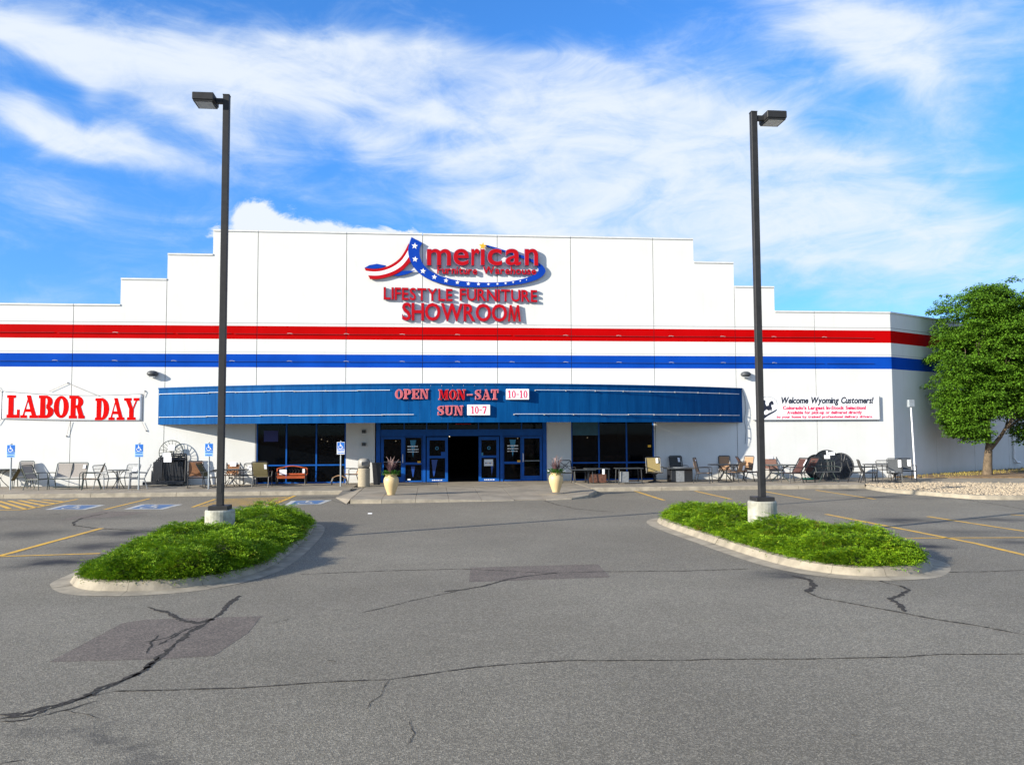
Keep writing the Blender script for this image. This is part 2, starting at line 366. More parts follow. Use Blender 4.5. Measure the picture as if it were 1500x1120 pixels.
def copy_tree(o, parent=None):
    c = o.copy(); COL.objects.link(c)
    if parent: c.parent = parent
    for ch in [x for x in bpy.data.objects if x.parent == o]: copy_tree(ch, c)
    return c
def smoothpoly(pts, k=6, closed=True):
    P = [Vector(p) for p in pts]; N = len(P); out = []
    for i in range(N if closed else N-1):
        p0 = P[(i-1) % N] if (closed or i > 0) else P[0]; p1 = P[i]; p2 = P[(i+1) % N]; p3 = P[(i+2) % N] if (closed or i < N-2) else P[-1]
        for j in range(k):
            t = j/k
            out.append(.5*((2*p1)+(p2-p0)*t+(2*p0-5*p1+4*p2-p3)*t*t+(3*p1-p0-3*p2+p3)*t**3))
    if not closed: out.append(P[-1])
    return out
def inset(poly, d):
    n = len(poly); out = []
    A = sum(poly[i].x*poly[(i+1) % n].y-poly[(i+1) % n].x*poly[i].y for i in range(n))
    sgn = 1 if A > 0 else -1
    for i in range(n):
        t = (poly[(i+1) % n]-poly[i-1]).normalized(); out.append(poly[i]+Vector((-t.y, t.x))*sgn*d)
    return out

# ------------------------------------------------------------------ ground
g = MB(); g.add([(-900, -900, -.05), (900, -900, -.05), (900, 900, -.05), (-900, 900, -.05)], [(0, 1, 2, 3)])
tag(g.build('ground', M['dirt']), kind='structure')
g = MB(); g.add([(-120, -140, 0), (120, -140, 0), (120, 60, 0), (-120, 60, 0)], [(0, 1, 2, 3)])
lot = tag(g.build('parking_lot', M['asphalt']), kind='structure')

def crack(pts, width, seed, jit=.03, z=.004):
    rnd = random.Random(seed); P = [gat(*p) for p in pts]; Q = []
    for a, b in zip(P, P[1:]):
        n = max(1, int((b-a).length/.05))
        for i in range(n): Q.append(a.lerp(b, i/n))
    Q.append(P[-1]); m = MB(); vs = []; off = 0
    for i, q in enumerate(Q):
        t = (Q[min(i+1, len(Q)-1)]-Q[max(i-1, 0)]).normalized(); nn = Vector((-t.y, t.x, 0))
        off = off*.82+rnd.uniform(-jit, jit)*.42; wd = width*rnd.choice((.35, .6, .8, 1, 1.2, 1.5))*(1 if 0 < i < len(Q)-1 else .3)
        c = q+nn*off; vs += [(c.x+nn.x*wd/2, c.y+nn.y*wd/2, z), (c.x-nn.x*wd/2, c.y-nn.y*wd/2, z)]
    m.add(vs, [(2*i, 2*i+1, 2*i+3, 2*i+2) for i in range(len(Q)-1)])
    return m.build('asphalt_crack', M['tar'], lot)
C = [([(0, 1046), (33, 1045), (83, 1033), (127, 1020), (150, 1007), (183, 995), (213, 977), (240, 957), (280, 925), (310, 907), (333, 887), (350, 872)], .06, .035),
     ([(0, 1052), (45, 1048), (127, 1022), (165, 1003), (205, 984), (236, 962)], .04, .04),
     ([(232, 945), (262, 927), (290, 916)], .03, .03), ([(213, 940), (245, 934), (275, 920)], .02, .03),
     ([(217, 889), (247, 897), (267, 907), (290, 913), (312, 906)], .07, .03),
     ([(127, 1020), (167, 1012), (213, 1011), (283, 1009), (350, 1008), (427, 1002), (500, 997), (568, 995), (632, 986), (696, 977), (760, 972), (840, 967), (1000, 967), (1040, 965), (1180, 965), (1320, 962), (1380, 958), (1500, 957.6), (1560, 957)], .022, .012),
     ([(440, 841), (560, 836), (680, 833), (720, 835), (800, 839), (880, 837), (1000, 836), (1096, 833)], .028, .015),
     ([(650, 866), (680, 863), (708, 858), (740, 849), (768, 844), (816, 839)], .05, .02), ([(530, 897), (600, 880), (680, 863)], .015, .02),
     ([(1160, 843), (1186, 849), (1192, 858), (1182, 867)], .09, .02), ([(1182, 867), (1204, 876), (1260, 886), (1320, 897), (1360, 905), (1432, 916), (1500, 929), (1560, 938)], .04, .015),
     ([(1272, 846), (1300, 854), (1324, 859)], .04, .01), ([(1318, 858), (1332, 864), (1320, 871), (1304, 877), (1320, 886), (1325, 896)], .07, .02),
     ([(1388, 838), (1440, 837), (1500, 835), (1560, 834)], .03, .02), ([(568, 995), (558, 1018), (535, 1038)], .007, .03), ([(602, 1055), (608, 1075), (598, 1090)], .006, .03), ([(0, 1057), (40, 1054), (95, 1040), (140, 1026)], .02, .04), ([(213, 957), (222, 940), (233, 930)], .02, .03), ([(95, 1040), (150, 1052)], .008, .03),
     ([(0, 757), (64, 754), (120, 750)], .03, .05), ([(158, 751), (119, 759), (107, 765), (111, 770), (137, 773), (186, 776), (213, 777), (300, 779)], .06, .05),
     ([(1404, 730), (1468, 740), (1500, 746), (1540, 752)], .045, .05), ([(796, 733), (816, 739), (844, 745), (900, 750)], .045, .05),
     ([(400, 733), (470, 729), (520, 741)], .03, .05), ([(400, 912), (430, 905)], .01, .02),
     ([(0, 1118), (35, 1112)], .02, .02), ([(479, 967), (493, 968)], .025, .006), ([(558, 963), (567, 963)], .02, .006), ([(1248, 1076), (1258, 1077)], .02, .004)]
for i, (p, wd, j) in enumerate(C): crack(p, wd, 40+i, j)
def sheet(name, pix, m, z=.003, parent=lot):
    return MB().add([(*gat(*p).xy, z) for p in pix], [tuple(range(len(pix)))]).build(name, m, parent)
sheet('asphalt_patch', [(72, 969), (180, 912), (213, 907), (383, 902), (363, 927), (313, 960), (233, 965)], M['patch'], .002)
sheet('asphalt_patch', [(689, 831), (876, 826), (894, 845), (687, 852)], M['patch'], .002)
sheet('asphalt_patch', [(85, 762), (150, 748), (220, 750), (165, 757)], M['patch'], .002)

def line(p0, p1, wd=.11, name='painted_line', m='yellow', z=.006):
    a, b = gat(*p0), gat(*p1); t = (b-a).normalized(); n = Vector((-t.y, t.x, 0))*wd/2
    k = max(2, int((b-a).length/.5)); vs = []
    for i in range(k+1):
        c = a.lerp(b, i/k)+n*random.uniform(-.08, .08); vs += [(c.x+n.x, c.y+n.y, z), (c.x-n.x, c.y-n.y, z)]
    return MB().add(vs, [(2*i, 2*i+1, 2*i+3, 2*i+2) for i in range(k)]).build(name, M[m], lot)
for a, b, wd in [((219.7, 730), (153.6, 746), .11), ((149, 773.6), (0, 814), .13), ((0, 814), (-40, 825), .13), ((147, 810.5), (0, 815), .10), ((315, 731), (282, 742.7), .11), ((432, 726), (400, 739), .13),
                 ((113, 731), (36, 746.5), .12), ((930, 719), (973, 732.7), .12), ((1018, 719), (1071.7, 731), .12), ((1117, 719), (1187, 731.7), .12), ((1195, 717.7), (1282, 731), .12),
                 ((1210, 753), (1430, 796), .13), ((1430, 796), (1540, 822), .13), ((1359, 756.4), (1540, 784), .12), ((1325, 788), (1560, 787), .09), ((1480, 753.5), (1540, 758), .1)]:
    line(a, b, wd)
for i in range(7):                                    # hatched access aisles
    t = i/6; line((319-34*t+6, 731.2+10.5*t), (429-28*t-3, 727.8+11.5*t), .15)
for a, b in [((62, 731.6), (92, 734.8)), ((42, 732), (79, 737.4)), ((27.7, 732.7), (64, 740.4)), ((12.8, 733.3), (52, 743.2)), ((-2, 733.6), (38, 745.9)), ((-17, 734), (14, 745)), ((-33, 734.4), (-6, 745)), ((36, 746.5), (-30, 747.5))]:
    line(a, b, .14)

def isa():
    """wheelchair symbol as outlines in a unit square"""
    P = []
    P.append([(.40+.075*cos(a), .90+.075*sin(a)) for a in [2*pi*k/10 for k in range(10)]])
    def st(pts, w_):
        for a, b in zip(pts, pts[1:]):
            a, b = Vector(a), Vector(b); t = (b-a).normalized(); n = Vector((-t.y, t.x))*w_/2; a = a-t*w_*.3; b = b+t*w_*.3
            P.append([tuple(a+n), tuple(b+n), tuple(b-n), tuple(a-n)])
    st([(.41, .80), (.44, .45)], .10); st([(.44, .45), (.70, .45)], .09); st([(.70, .45), (.80, .16)], .09); st([(.80, .16), (.90, .20)], .07); st([(.42, .64), (.64, .64)], .07)
    ring = [(.43+.29*cos(radians(a)), .30+.28*sin(radians(a))) for a in range(115, 346, 23)]
    st(ring, .075)
    return P
ISA = isa()
for k, q in enumerate([[(94, 739.5), (154.7, 739.5), (124.8, 746.5), (65, 746.5)], [(207, 738.6), (267.7, 738.6), (238, 746), (181, 746)], [(426.7, 733.3), (486, 732.3), (470, 738.3), (416.7, 740)]]):
    P4 = [gat(*p) for p in q]
    sheet('painted_border', q, M['roadwhite'], .006)
    def bi(u, v): return P4[3].lerp(P4[2], u).lerp(P4[0].lerp(P4[1], u), v)
    MB().add([(*bi(u, v).xy, .010) for u, v in ((.13, .09), (.87, .09), (.87, .91), (.13, .91))], [(0, 1, 2, 3)]).build('painted_blue_panel', M['roadblue'], lot)
    m = MB(); zz = .014
    for pl in ISA:
        zz += .0002; m.add([(*bi(.22+.56*x, .1+.8*y).xy, zz) for x, y in pl], [tuple(range(len(pl)))])
    m.build('painted_wheelchair_symbol', M['roadwhite'], lot)

# ------------------------------------------------------------------ sidewalk
sw = tag(empty('sidewalk'), kind='structure'); SZ = .15
def slabs(x0, x1, n, y0, y1, z=SZ):
    for i in range(n):
        a = x0+(x1-x0)*i/n+.006; b = x0+(x1-x0)*(i+1)/n-.006
        o = MB().box(a, b, y0, y1, 0.0, z+random.uniform(-.003, .003)).build('paving_slab', M['concrete'], sw); bev(o, .008)
KY = -4.75
def kerbrun(x0, x1, y=KY, step=3.05):
    n = max(1, round((x1-x0)/step))
    for i in range(n):
        a = x0+(x1-x0)*i/n+.007; b = x0+(x1-x0)*(i+1)/n-.007
        m = MB(); pr = [(y-.02, -.02), (y+.03, SZ-.02), (y+.06, SZ+.002), (y+.17, SZ+.002), (y+.17, -.02)]
        m.add([(a, p, z) for p, z in pr]+[(b, p, z) for p, z in pr], [tuple(range(4, -1, -1)), tuple(range(5, 10))]+[(j, (j+1) % 5, (j+1) % 5+5, j+5) for j in range(5)])
        m.build('kerb_stone', M['kerb'], sw)
slabs(-33.5, -3.05, 10, KY+.18, -2.45); slabs(-33.5, -3.05, 10, -2.44, -.03)
slabs(6.1, 17.35, 4, KY+.18, -2.45); slabs(6.1, 21.2, 5, -2.44, -.03)
kerbrun(-33.5, -3.3); kerbrun(6.2, 17.3)
# entrance apron that comes forward, flush in the middle
ax = [-2.62, -1.6, -.5, .6, 1.7, 2.8, 3.9, 4.8, 5.5, 6.08]
fy = [-8.75, -8.85, -8.75, -8.65, -8.55, -8.45, -8.4, -8.25, -7.7, -6.2]
fz = [.14, .14, .12, .09, .05, .025, .02, .06, .12, .14]
for i in range(len(ax)-1):
    a, b = ax[i]+.006, ax[i+1]-.006; rows = 3; m = MB(); vs = []
    for j in range(rows+1):
        t = j/rows
        for x, y, z in ((a, fy[i], fz[i]), (b, fy[i+1], fz[i+1])):
            vs.append((x, y*(1-t)+(-3.1)*t, z*(1-t)+SZ*t))
    vs = vs+[(x, y, -.02) for x, y, z in vs]; n = 2*(rows+1); fs = []
    for j in range(rows): fs += [(2*j, 2*j+1, 2*j+3, 2*j+2), (2*j, 2*j+2, 2*j+2+n, 2*j+n), (2*j+1, 2*j+1+n, 2*j+3+n, 2*j+3)]
    fs += [(0, n, n+1, 1), (n-2, n-1, 2*n-1, 2*n-2)]
    m.add(vs, fs).build('paving_slab', M['concrete'], sw)
    if fz[i] > .03 or fz[i+1] > .03:
        q = MB(); z0, z1 = fz[i], fz[i+1]; d = .16
        q.add([(a, fy[i]-d, -.02), (b, fy[i+1]-d, -.02), (a, fy[i]-d+.04, z0-.02), (b, fy[i+1]-d+.04, z1-.02), (a, fy[i]-.01, z0+.004), (b, fy[i+1]-.01, z1+.004), (a, fy[i]-.01, -.02), (b, fy[i+1]-.01, -.02)],
              [(0, 1, 3, 2), (2, 3, 5, 4), (4, 5, 7, 6), (0, 2, 4, 6), (1, 7, 5, 3)]).build('kerb_stone', M['kerb'], sw)
slabs(-2.6, 6.08, 3, -3.08, -.03)
MB().add([(-3.3, KY, .148), (-2.64, -3.4, .15), (-2.64, -8.6, .13), (-2.72, -9.0, .006), (-3.38, -6.3, .006), (-3.3, KY, -.02), (-2.64, -3.4, -.02), (-2.64, -8.6, -.02), (-2.72, -9.0, -.02), (-3.38, -6.3, -.02)],
         [(0, 4, 3, 2, 1), (0, 5, 9, 4), (4, 9, 8, 3), (3, 8, 7, 2)]).build('ramp_flare', M['concrete'], sw)
MB().slab([(-3.04, -3.10), (-3.04, -4.56), (-3.28, KY+.03), (-2.645, -3.40), (-2.645, -3.10)], 0, .149).build('paving_slab', M['concrete'], sw)
# walkway on the right that carries on past the corner
far = [(21.22, -.55), (23.5, -1.2), (26.5, -1.7), (31, -3.0), (40, -6.5)]; near = [(17.5, -4.4), (20.0, -3.85), (22.3, -4.35), (26, -6.0), (36, -11.5)]
MB().slab([(17.37, -2.46), (17.37, -4.55), near[0]] + near[1:] + [far[4], far[3], far[2], far[1], far[0], (21.22, -2.46)], 0, SZ-.004).build('paving_slab', M['concrete'], sw)
# planting bed kerb
kp = smoothpoly([(17.3, -4.72), (17.05, -5.6), (16.95, -6.9), (17.25, -8.1), (17.6, -9.2), (17.9, -10.2), (18.6, -10.75), (20.5, -10.95), (24, -11.1), (34, -11.2)], 3, False)
kp = [Vector((p[0], p[1])) for p in kp]
def offl(P, d):
    out = []
    for i, p in enumerate(P):
        t = (P[min(i+1, len(P)-1)]-P[max(i-1, 0)]).normalized(); out.append(p+Vector((-t.y, t.x))*d)
    return out
kb, kc, kd = offl(kp, .06), offl(kp, .18), offl(kp, .19)
for i in range(0, len(kp)-1, 2):
    e = min(i+2, len(kp)-1); vs = []
    for j in range(i, e+1):
        for P_, z in ((kp, .0), (kb, .13), (kc, .145), (kd, -.02)): vs.append((*P_[j], z))
    fs = []
    for j in range(e-i):
        o = 4*j; fs += [(o, o+1, o+5, o+4), (o+1, o+2, o+6, o+5), (o+2, o+3, o+7, o+6)]
    fs += [(0, 3, 2, 1), tuple(4*(e-i)+k for k in range(4))]
    MB().add(vs, fs).build('kerb_stone', M['kerb'], sw)
bedpoly = [tuple(p) for p in kd]+[(36, -11.6)]+[(a, b-.02) for a, b in near[::-1]]
MB().slab(bedpoly, 0, .10).build('planting_bed_soil', M['dirt'], sw)
MB().slab([(21.23, -.02), (21.24, -.5)]+[(a, b+.02) for a, b in far[1:]]+[(46, 8), (40.0, 10.6)], 0, .19).build('planting_strip_soil', M['dirt'], sw)
# river rocks: uncountable
def inpoly(x, y, P):
    c = False; j = len(P)-1
    for i in range(len(P)):
        if (P[i][1] > y) != (P[j][1] > y) and x < (P[j][0]-P[i][0])*(y-P[i][1])/(P[j][1]-P[i][1])+P[i][0]: c = not c
        j = i
    return c
t_ = (1+sqrt(5))/2
ICO_V = [Vector(v).normalized() for v in [(-1, t_, 0), (1, t_, 0), (-1, -t_, 0), (1, -t_, 0), (0, -1, t_), (0, 1, t_), (0, -1, -t_), (0, 1, -t_), (t_, 0, -1), (t_, 0, 1), (-t_, 0, -1), (-t_, 0, 1)]]
ICO_F = [(0, 11, 5), (0, 5, 1), (0, 1, 7), (0, 7, 10), (0, 10, 11), (1, 5, 9), (5, 11, 4), (11, 10, 2), (10, 7, 6), (7, 1, 8), (3, 9, 4), (3, 4, 2), (3, 2, 6), (3, 6, 8), (3, 8, 9), (4, 9, 5), (2, 4, 11), (6, 2, 10), (8, 6, 7), (9, 8, 1)]
m = MB(); cnt = 0
while cnt < 9000:
    x, y = random.uniform(17, 27), random.uniform(-11, -3.8)
    if not inpoly(x, y, bedpoly): continue
    r = random.uniform(.022, .065); T = Matrix.Rotation(random.uniform(0, 6), 3, 'Z') @ Matrix.Diagonal((r*random.uniform(.8, 1.5), r, r*random.uniform(.6, .9)))
    q = Vector((x, y, .10+r*.3+random.uniform(0, .03)))
    m.add([T @ (v*random.uniform(.85, 1.12))+q for v in ICO_V], ICO_F); cnt += 1
tag(m.build('river_rock_bed', M['rock'], smooth=True, fix=False), 'bed of pale tan river rocks beside the parking lot on the right', 'gravel', kind='stuff')
m = MB()
for k in range(2600):
    t = random.uniform(0, 22); x = 21.4+.867*t; y = .5*t-random.uniform(.05, 2.2)
    if y < -1.1-.12*(x-21): continue
    if random.random() > (.25 if t < 3 else .9): continue
    h = random.uniform(.04, .13); a = random.uniform(0, pi); dx, dy = cos(a)*.012, sin(a)*.012; lx = random.uniform(-.06, .06)
    m.add([(x-dx, y-dy, .18), (x+dx, y+dy, .18), (x+lx, y+lx*.5, .18+h)], [(0, 1, 2)])
tag(m.build('dry_grass_strip', M['weed'], fix=False), 'sparse yellowish dry grass along the foot of the shaded side wall', 'grass', kind='stuff')

# ------------------------------------------------------------------ building
bld = tag(empty('showroom_building', (0, 0, 0)), 'large white precast furniture showroom with red and blue stripes and stepped parapet', 'building')
def cells(xc, zc, keep, y0, y1, name, m, parent):
    mb = MB(); nx, nz = len(xc)-1, len(zc)-1
    K_ = lambda i, k: 0 <= i < nx and 0 <= k < nz and keep((xc[i]+xc[i+1])/2, (zc[k]+zc[k+1])/2)
    idx = {}
    def V(i, k, b):
        if (i, k, b) not in idx: idx[(i, k, b)] = len(mb.v); mb.v.append((xc[i], y1 if b else y0, zc[k]))
        return idx[(i, k, b)]
    for i in range(nx):
        for k in range(nz):
            if not K_(i, k): continue
            mb.f.append((V(i, k, 0), V(i+1, k, 0), V(i+1, k+1, 0), V(i, k+1, 0))); mb.f.append((V(i, k, 1), V(i, k+1, 1), V(i+1, k+1, 1), V(i+1, k, 1)))
            if not K_(i-1, k): mb.f.append((V(i, k, 0), V(i, k+1, 0), V(i, k+1, 1), V(i, k, 1)))
            if not K_(i+1, k): mb.f.append((V(i+1, k, 0), V(i+1, k, 1), V(i+1, k+1, 1), V(i+1, k+1, 0)))
            if not K_(i, k-1): mb.f.append((V(i, k, 0), V(i, k, 1), V(i+1, k, 1), V(i+1, k, 0)))
            if not K_(i, k+1): mb.f.append((V(i, k+1, 0), V(i+1, k+1, 0), V(i+1, k+1, 1), V(i, k+1, 1)))
    return mb.build(name, m, parent)
JX = [-33.9, -30.29, -26.49, -22.69, -18.89, -15.09, -11.29, -7.49, -3.69, -.37, 2.95, 6.27, 10.07, 13.87, 17.67, 21.36]
LO, M1, M2, HI = 7.76, 8.89, 9.99, 11.06
STEPS = [(-99, -13.19, LO), (-13.19, -11.29, M1), (-11.29, -9.39, M2), (-9.39, 11.97, HI), (11.97, 13.87, M2), (13.87, 15.77, M1), (15.77, 99, LO)]
def top(x): return [h for a, b, h in STEPS if a <= x < b][0]
OPEN = [(-7.46, -3.66, 2.86), (-2.42, 5.12, 2.86), (6.22, 10.0, 2.86)]
WT = .2
for a, b in zip(JX, JX[1:]):
    a2, b2 = a+.012, b-.012
    if b > 21: b2 = b
    xs = sorted({a2, b2} | {s[0] for s in STEPS if a2 < s[0] < b2} | {v for o in OPEN for v in o[:2] if a2 < v < b2})
    zs = sorted({.0, 2.86, LO, M1, M2, HI})
    keep = lambda x, z: z < top(x) and not any(o[0] < x < o[1] and z < o[2] for o in OPEN)
    pn = cells(xs, zs, keep, 0, WT, 'wall_panel', M['wall'], bld)
    # metal coping, one length per roof level
    segs = [(max(a2, s[0]), min(b2, s[1]), s[2]) for s in STEPS if s[0] < b2 and s[1] > a2]
    for c0, c1, h in segs:
        if c1-c0 < .1: continue
        MB().box(c0-.0, c1+.0, -.035, WT+.04, h+.002, h+.075).build('coping', M['coping'], pn)
# sealant behind the joints, roof, rear walls
for x in JX[1:-1]:
    lo = 2.86 if any(o[0] < x < o[1] for o in OPEN) else .02
    MB().box(x-.011, x+.011, .03, WT-.01, lo, min(top(x-.1), top(x+.1))-.01).build('joint_sealant', M['joint'], bld)
SA = Vector((.867, .4985, 0)).normalized(); SNn = Vector((-SA.y, SA.x, 0))
def sidepanel(t0, t1, z1=LO):
    c = Vector((21.36, 0, 0)); p = [c+SA*t0, c+SA*t1, c+SA*t1+SNn*WT, c+SA*t0+SNn*WT]
    o = MB().slab([(q.x, q.y) for q in p], 0, z1).build('wall_panel', M['wall'], bld)
    e = Vector((SNn.x, SNn.y, 0))*.035; p2 = [p[0]-e, p[1]-e, p[2]+e, p[3]+e]
    MB().slab([(q.x, q.y) for q in p2], z1+.002, z1+.075).build('coping', M['coping'], o)
for k in range(6): sidepanel(.004+3.8*k if k else 0, 3.8*(k+1)-.02)
e_ = Vector((21.36, 0, 0))+SA*22.8
MB().slab([(-33.8, .25), (21.3, .25), (e_.x-.4, e_.y+.3), (e_.x-.4, 45), (-33.8, 45)], 6.9, 7.1).build('roof', M['roofing'], bld)
MB().slab([(-33.9, .2), (-33.7, .2), (-33.7, 45), (-33.9, 45)], 0, 7.7).build('rear_wall', M['wall'], bld)
MB().slab([(-33.9, 45), (e_.x, 45), (e_.x, 45.2), (-33.9, 45.2)], 0, 7.7).build('rear_wall', M['wall'], bld)
MB().slab([(e_.x-.2, e_.y+.2), (e_.x, e_.y+.2), (e_.x, 45), (e_.x-.2, 45)], 0, 7.7).build('rear_wall', M['wall'], bld)
# interior shell seen through glass
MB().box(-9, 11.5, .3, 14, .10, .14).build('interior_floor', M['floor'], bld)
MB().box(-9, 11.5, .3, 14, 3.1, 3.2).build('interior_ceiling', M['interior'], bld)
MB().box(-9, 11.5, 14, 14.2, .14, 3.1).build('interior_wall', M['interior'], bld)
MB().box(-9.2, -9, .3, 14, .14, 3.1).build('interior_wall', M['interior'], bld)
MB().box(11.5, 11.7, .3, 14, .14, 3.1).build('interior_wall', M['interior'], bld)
for x, y, ww, hh in [(-6.6, 3, 1.5, .9), (-4.8, 4, 1.2, 1.4), (-1.65, .9, .7, 1.7), (-.9, 5, .8, 1.5), (4.45, .9, .6, 1.6), (7.2, 4, 1.6, .9), (9.2, 3.5, 1.3, 1.0), (3.1, 6, .8, 1.2)]:
    MB().box(x-ww/2, x+ww/2, y, y+.6, .14, .14+hh*.5).box(x-ww/2, x+ww/2, y+.45, y+.6, .14+hh*.5, .14+hh).build('display_cabinet', M['shopred'], bld)

BULB = mat('warm_bulb', (.8, .7, .5), .5, .05, 3, emit=((1, .82, .55), .8))
for x, y, z in [(-5.35, 5, 2.0), (-5.1, 5.3, 1.9), (.95, 6, 2.1), (1.6, 7, 2.15), (1.9, 6.5, 2.2), (-1.7, 4.4, 1.9), (4.3, 4.5, 2.0), (8.1, 6, 2.0)]:
    MB().add([v*.028+Vector((x, y, z)) for v in ICO_V], ICO_F).build('display_bulb', BULB, bld)
# front windows
def bar(mb, x0, x1, z0, z1, y0=.02, y1=.12): mb.box(x0, x1, y0, y1, z0, z1)
def front_window(x0, x1, nm):
    f = MB(); bar(f, x0+.003, x0+.06, .15, 2.83); bar(f, x1-.06, x1-.003, .15, 2.83); bar(f, x0+.06, x1-.06, .15, .21); bar(f, x0+.06, x1-.06, 2.77, 2.83)
    w3 = (x1-x0)/3
    for k in (1, 2): bar(f, x0+w3*k-.03, x0+w3*k+.03, .21, 2.77)
    for k in range(3): bar(f, x0+w3*k+(.06 if k == 0 else .03), x0+w3*(k+1)-(.06 if k == 2 else .03), .90, .96, .022, .118)
    fr = f.build('window', M['blueframe'], bld)
    for k in range(3):
        for z0, z1 in ((.21, .90), (.96, 2.77)):
            MB().box(x0+w3*k+.03, x0+w3*(k+1)-.03, .06, .075, z0, z1).build('pane', M['glass'], fr)
    return fr
wl = front_window(-7.46, -3.66, 'L'); wr = front_window(6.22, 10.0, 'R')
MB().box(6.30, 7.46, .045, .055, 2.15, 2.75).build('teal_film', mat('dusty_teal_film', (.02, .09, .13), .5, .2, 4), wr)
MB().box(-7.15, -6.55, .045, .055, 1.95, 2.42).build('blue_poster', mat('dark_blue_poster', (.006, .006, .10), .5, .1, 4), wl)
MB().box(9.72, 9.86, .045, .055, 1.60, 1.70).build('yellow_sticker', M['signyellow'], wr)

# entrance: blue aluminium storefront with hinged and sliding doors
X = lambda px, py=680: wat(px, py, .06).x
Z = lambda py, px=675: wat(px, py, .06).z
ent = MB()
DT = 2.13
xs = {k: X(k) for k in (551, 557, 592, 618, 625, 656, 701, 731, 738, 764, 795, 800)}
def fb(x0, x1, z0, z1, y0=.02, y1=.14): ent.box(x0, x1, y0, y1, z0, z1)
fb(xs[551], xs[557], .15, 2.86, -.02, .15); fb(xs[795], xs[800]+.02, .15, 2.86, -.02, .15)
fb(xs[557], xs[795], DT+.02, 2.44); fb(xs[557], xs[795], 2.80, 2.855)
for p in (592, 625, 656, 701, 731, 764): fb(xs[p]-.025, xs[p]+.025, 2.44, 2.80)
for a in (619.5, 732.5): fb(X(a), X(a+4), .15, DT+.02, .0, .16)
ef = ent.build('entrance_frame', M['blueframe'], bld)
px_ = [xs[557], xs[592], xs[625], xs[656], xs[701], xs[731], xs[764], xs[795]]
for a, b in zip(px_, px_[1:]): MB().box(a+.03, b-.03, .07, .08, 2.45, 2.79).build('pane', M['glass'], ef)
MB().box(X(667), X(690), .05, .06, 2.66, 2.69).build('red_strip_sign', M['signred'], ef)
def leaf(name, x0, x1, z0, z1, st, mid=None, y=.03, d=.05, bot=.14, topb=.10):
    m = MB(); m.box(x0, x0+st, y, y+d, z0, z1); m.box(x1-st, x1, y, y+d, z0, z1)
    m.box(x0+st, x1-st, y, y+d, z0, z0+bot); m.box(x0+st, x1-st, y, y+d, z1-topb, z1)
    if mid: m.box(x0+st, x1-st, y, y+d, mid-.05, mid+.05)
    o = m.build(name, M['blueframe'], bld)
    for a, b in ([(z0+bot, mid-.05), (mid+.05, z1-topb)] if mid else [(z0+bot, z1-topb)]):
        MB().box(x0+st, x1-st, y+.02, y+.03, a, b).build('pane', M['glass'], o)
    return o
d1 = leaf('hinged_door', xs[557]+.02, xs[592], .16, DT, .13, None, .03, .06, .22)
d2 = leaf('hinged_door', xs[764], xs[795]-.02, .16, DT, .11, None, .03, .06, .22)
s1 = leaf('sidelight', xs[592]+.01, X(619), .16, DT, .04, .96, .03, .05, .06, .04)
s2 = leaf('sidelight', X(737), xs[764]-.01, .16, DT, .04, .96, .03, .05, .06, .04)
v1 = leaf('sliding_door', xs[625], xs[656], .16, DT-.02, .12, 1.24, -.03, .05, .14, .14)
v2 = leaf('sliding_door', xs[701], xs[731], .16, DT-.02, .12, 1.24, -.03, .05, .14, .14)
for d_, x in ((d1, xs[592]-.06), (d2, xs[764]+.06)):
    MB().tube([(x, .02, 1.0), (x, -.05, 1.03), (x, -.05, 1.33), (x, .02, 1.36)], .02, 6).build('handle', M['signwhite'], d_)
for d_, x0, x1 in ((d1, xs[557]+.15, xs[592]-.13), (d2, xs[764]+.12, xs[795]-.13)):
    MB().box(x0, x1, .0, .025, 1.02, 1.06).build('push_bar', M['greymetal'], d_)
def decal(par, m, poly, y, name): return MB().prism(poly, y, y+.004).build(name, m, par)
for par, c in ((s1, 605), (s2, 751)):
    decal(par, M['teal'], [(X(c-4.6), 1.98), (X(c+4.6), 1.98), (X(c+.8), 1.36), (X(c), 1.22), (X(c-.8), 1.36)], .015, 'pennant_decal')
    for i, z in enumerate((1.68, 1.555, 1.45)):
        k = -8; 
        while k < 7:
            wdd = random.uniform(1.6, 3.4); decal(par, M['signwhite'], [(X(c+k), z), (X(c+min(k+wdd, 8)), z), (X(c+min(k+wdd, 8)), z+.055-.01*i), (X(c+k), z+.055-.01*i)], .008-.001*i, 'hours_lettering'); k += wdd+.5
    decal(par, M['signyellow'], [(X(c+6.5), .985), (X(c+11), .985), (X(c+11), 1.07), (X(c+6.5), 1.07)], .012, 'yellow_sticker')
decal(s1, M['bluetube'], [(X(602), .84), (X(608), .84), (X(606), .45), (X(605), .35), (X(604), .45)], .015, 'pennant_decal')
decal(s1, M['paper'], [(X(597), .24), (X(601.5), .24), (X(601.5), .30), (X(597), .30)], .012, 'small_sticker')
for par, c in ((v1, 640), (v2, 716)):
    R_ = [(X(c)+.075*cos(a), 1.62+.075*sin(a)) for a in [2*pi*k/16 for k in range(17)]]; R2_ = [(X(c)+.045*cos(a), 1.62+.045*sin(a)) for a in [2*pi*k/16 for k in range(17)]]
    MB().strip(R_, R2_, -.05, -.046).build('round_decal', M['teal'], par)
    k = -7
    while k < 6:
        wdd = random.uniform(1.2, 2.6); decal(par, M['signwhite'], [(X(c+k), .21), (X(c+k+wdd), .21), (X(c+k+wdd), .25), (X(c+k), .25)], -.035, 'door_lettering'); k += wdd+.7
decal(v1, M['bluetube'], [(X(632), 1.12), (X(641), 1.12), (X(636.5), .45), (X(635.5), .38), (X(634.5), .45)], -.045, 'pennant_decal')
decal(v2, M['bluetube'], [(X(718), 1.12), (X(723), 1.0), (X(720), .40)], -.045, 'pennant_decal')
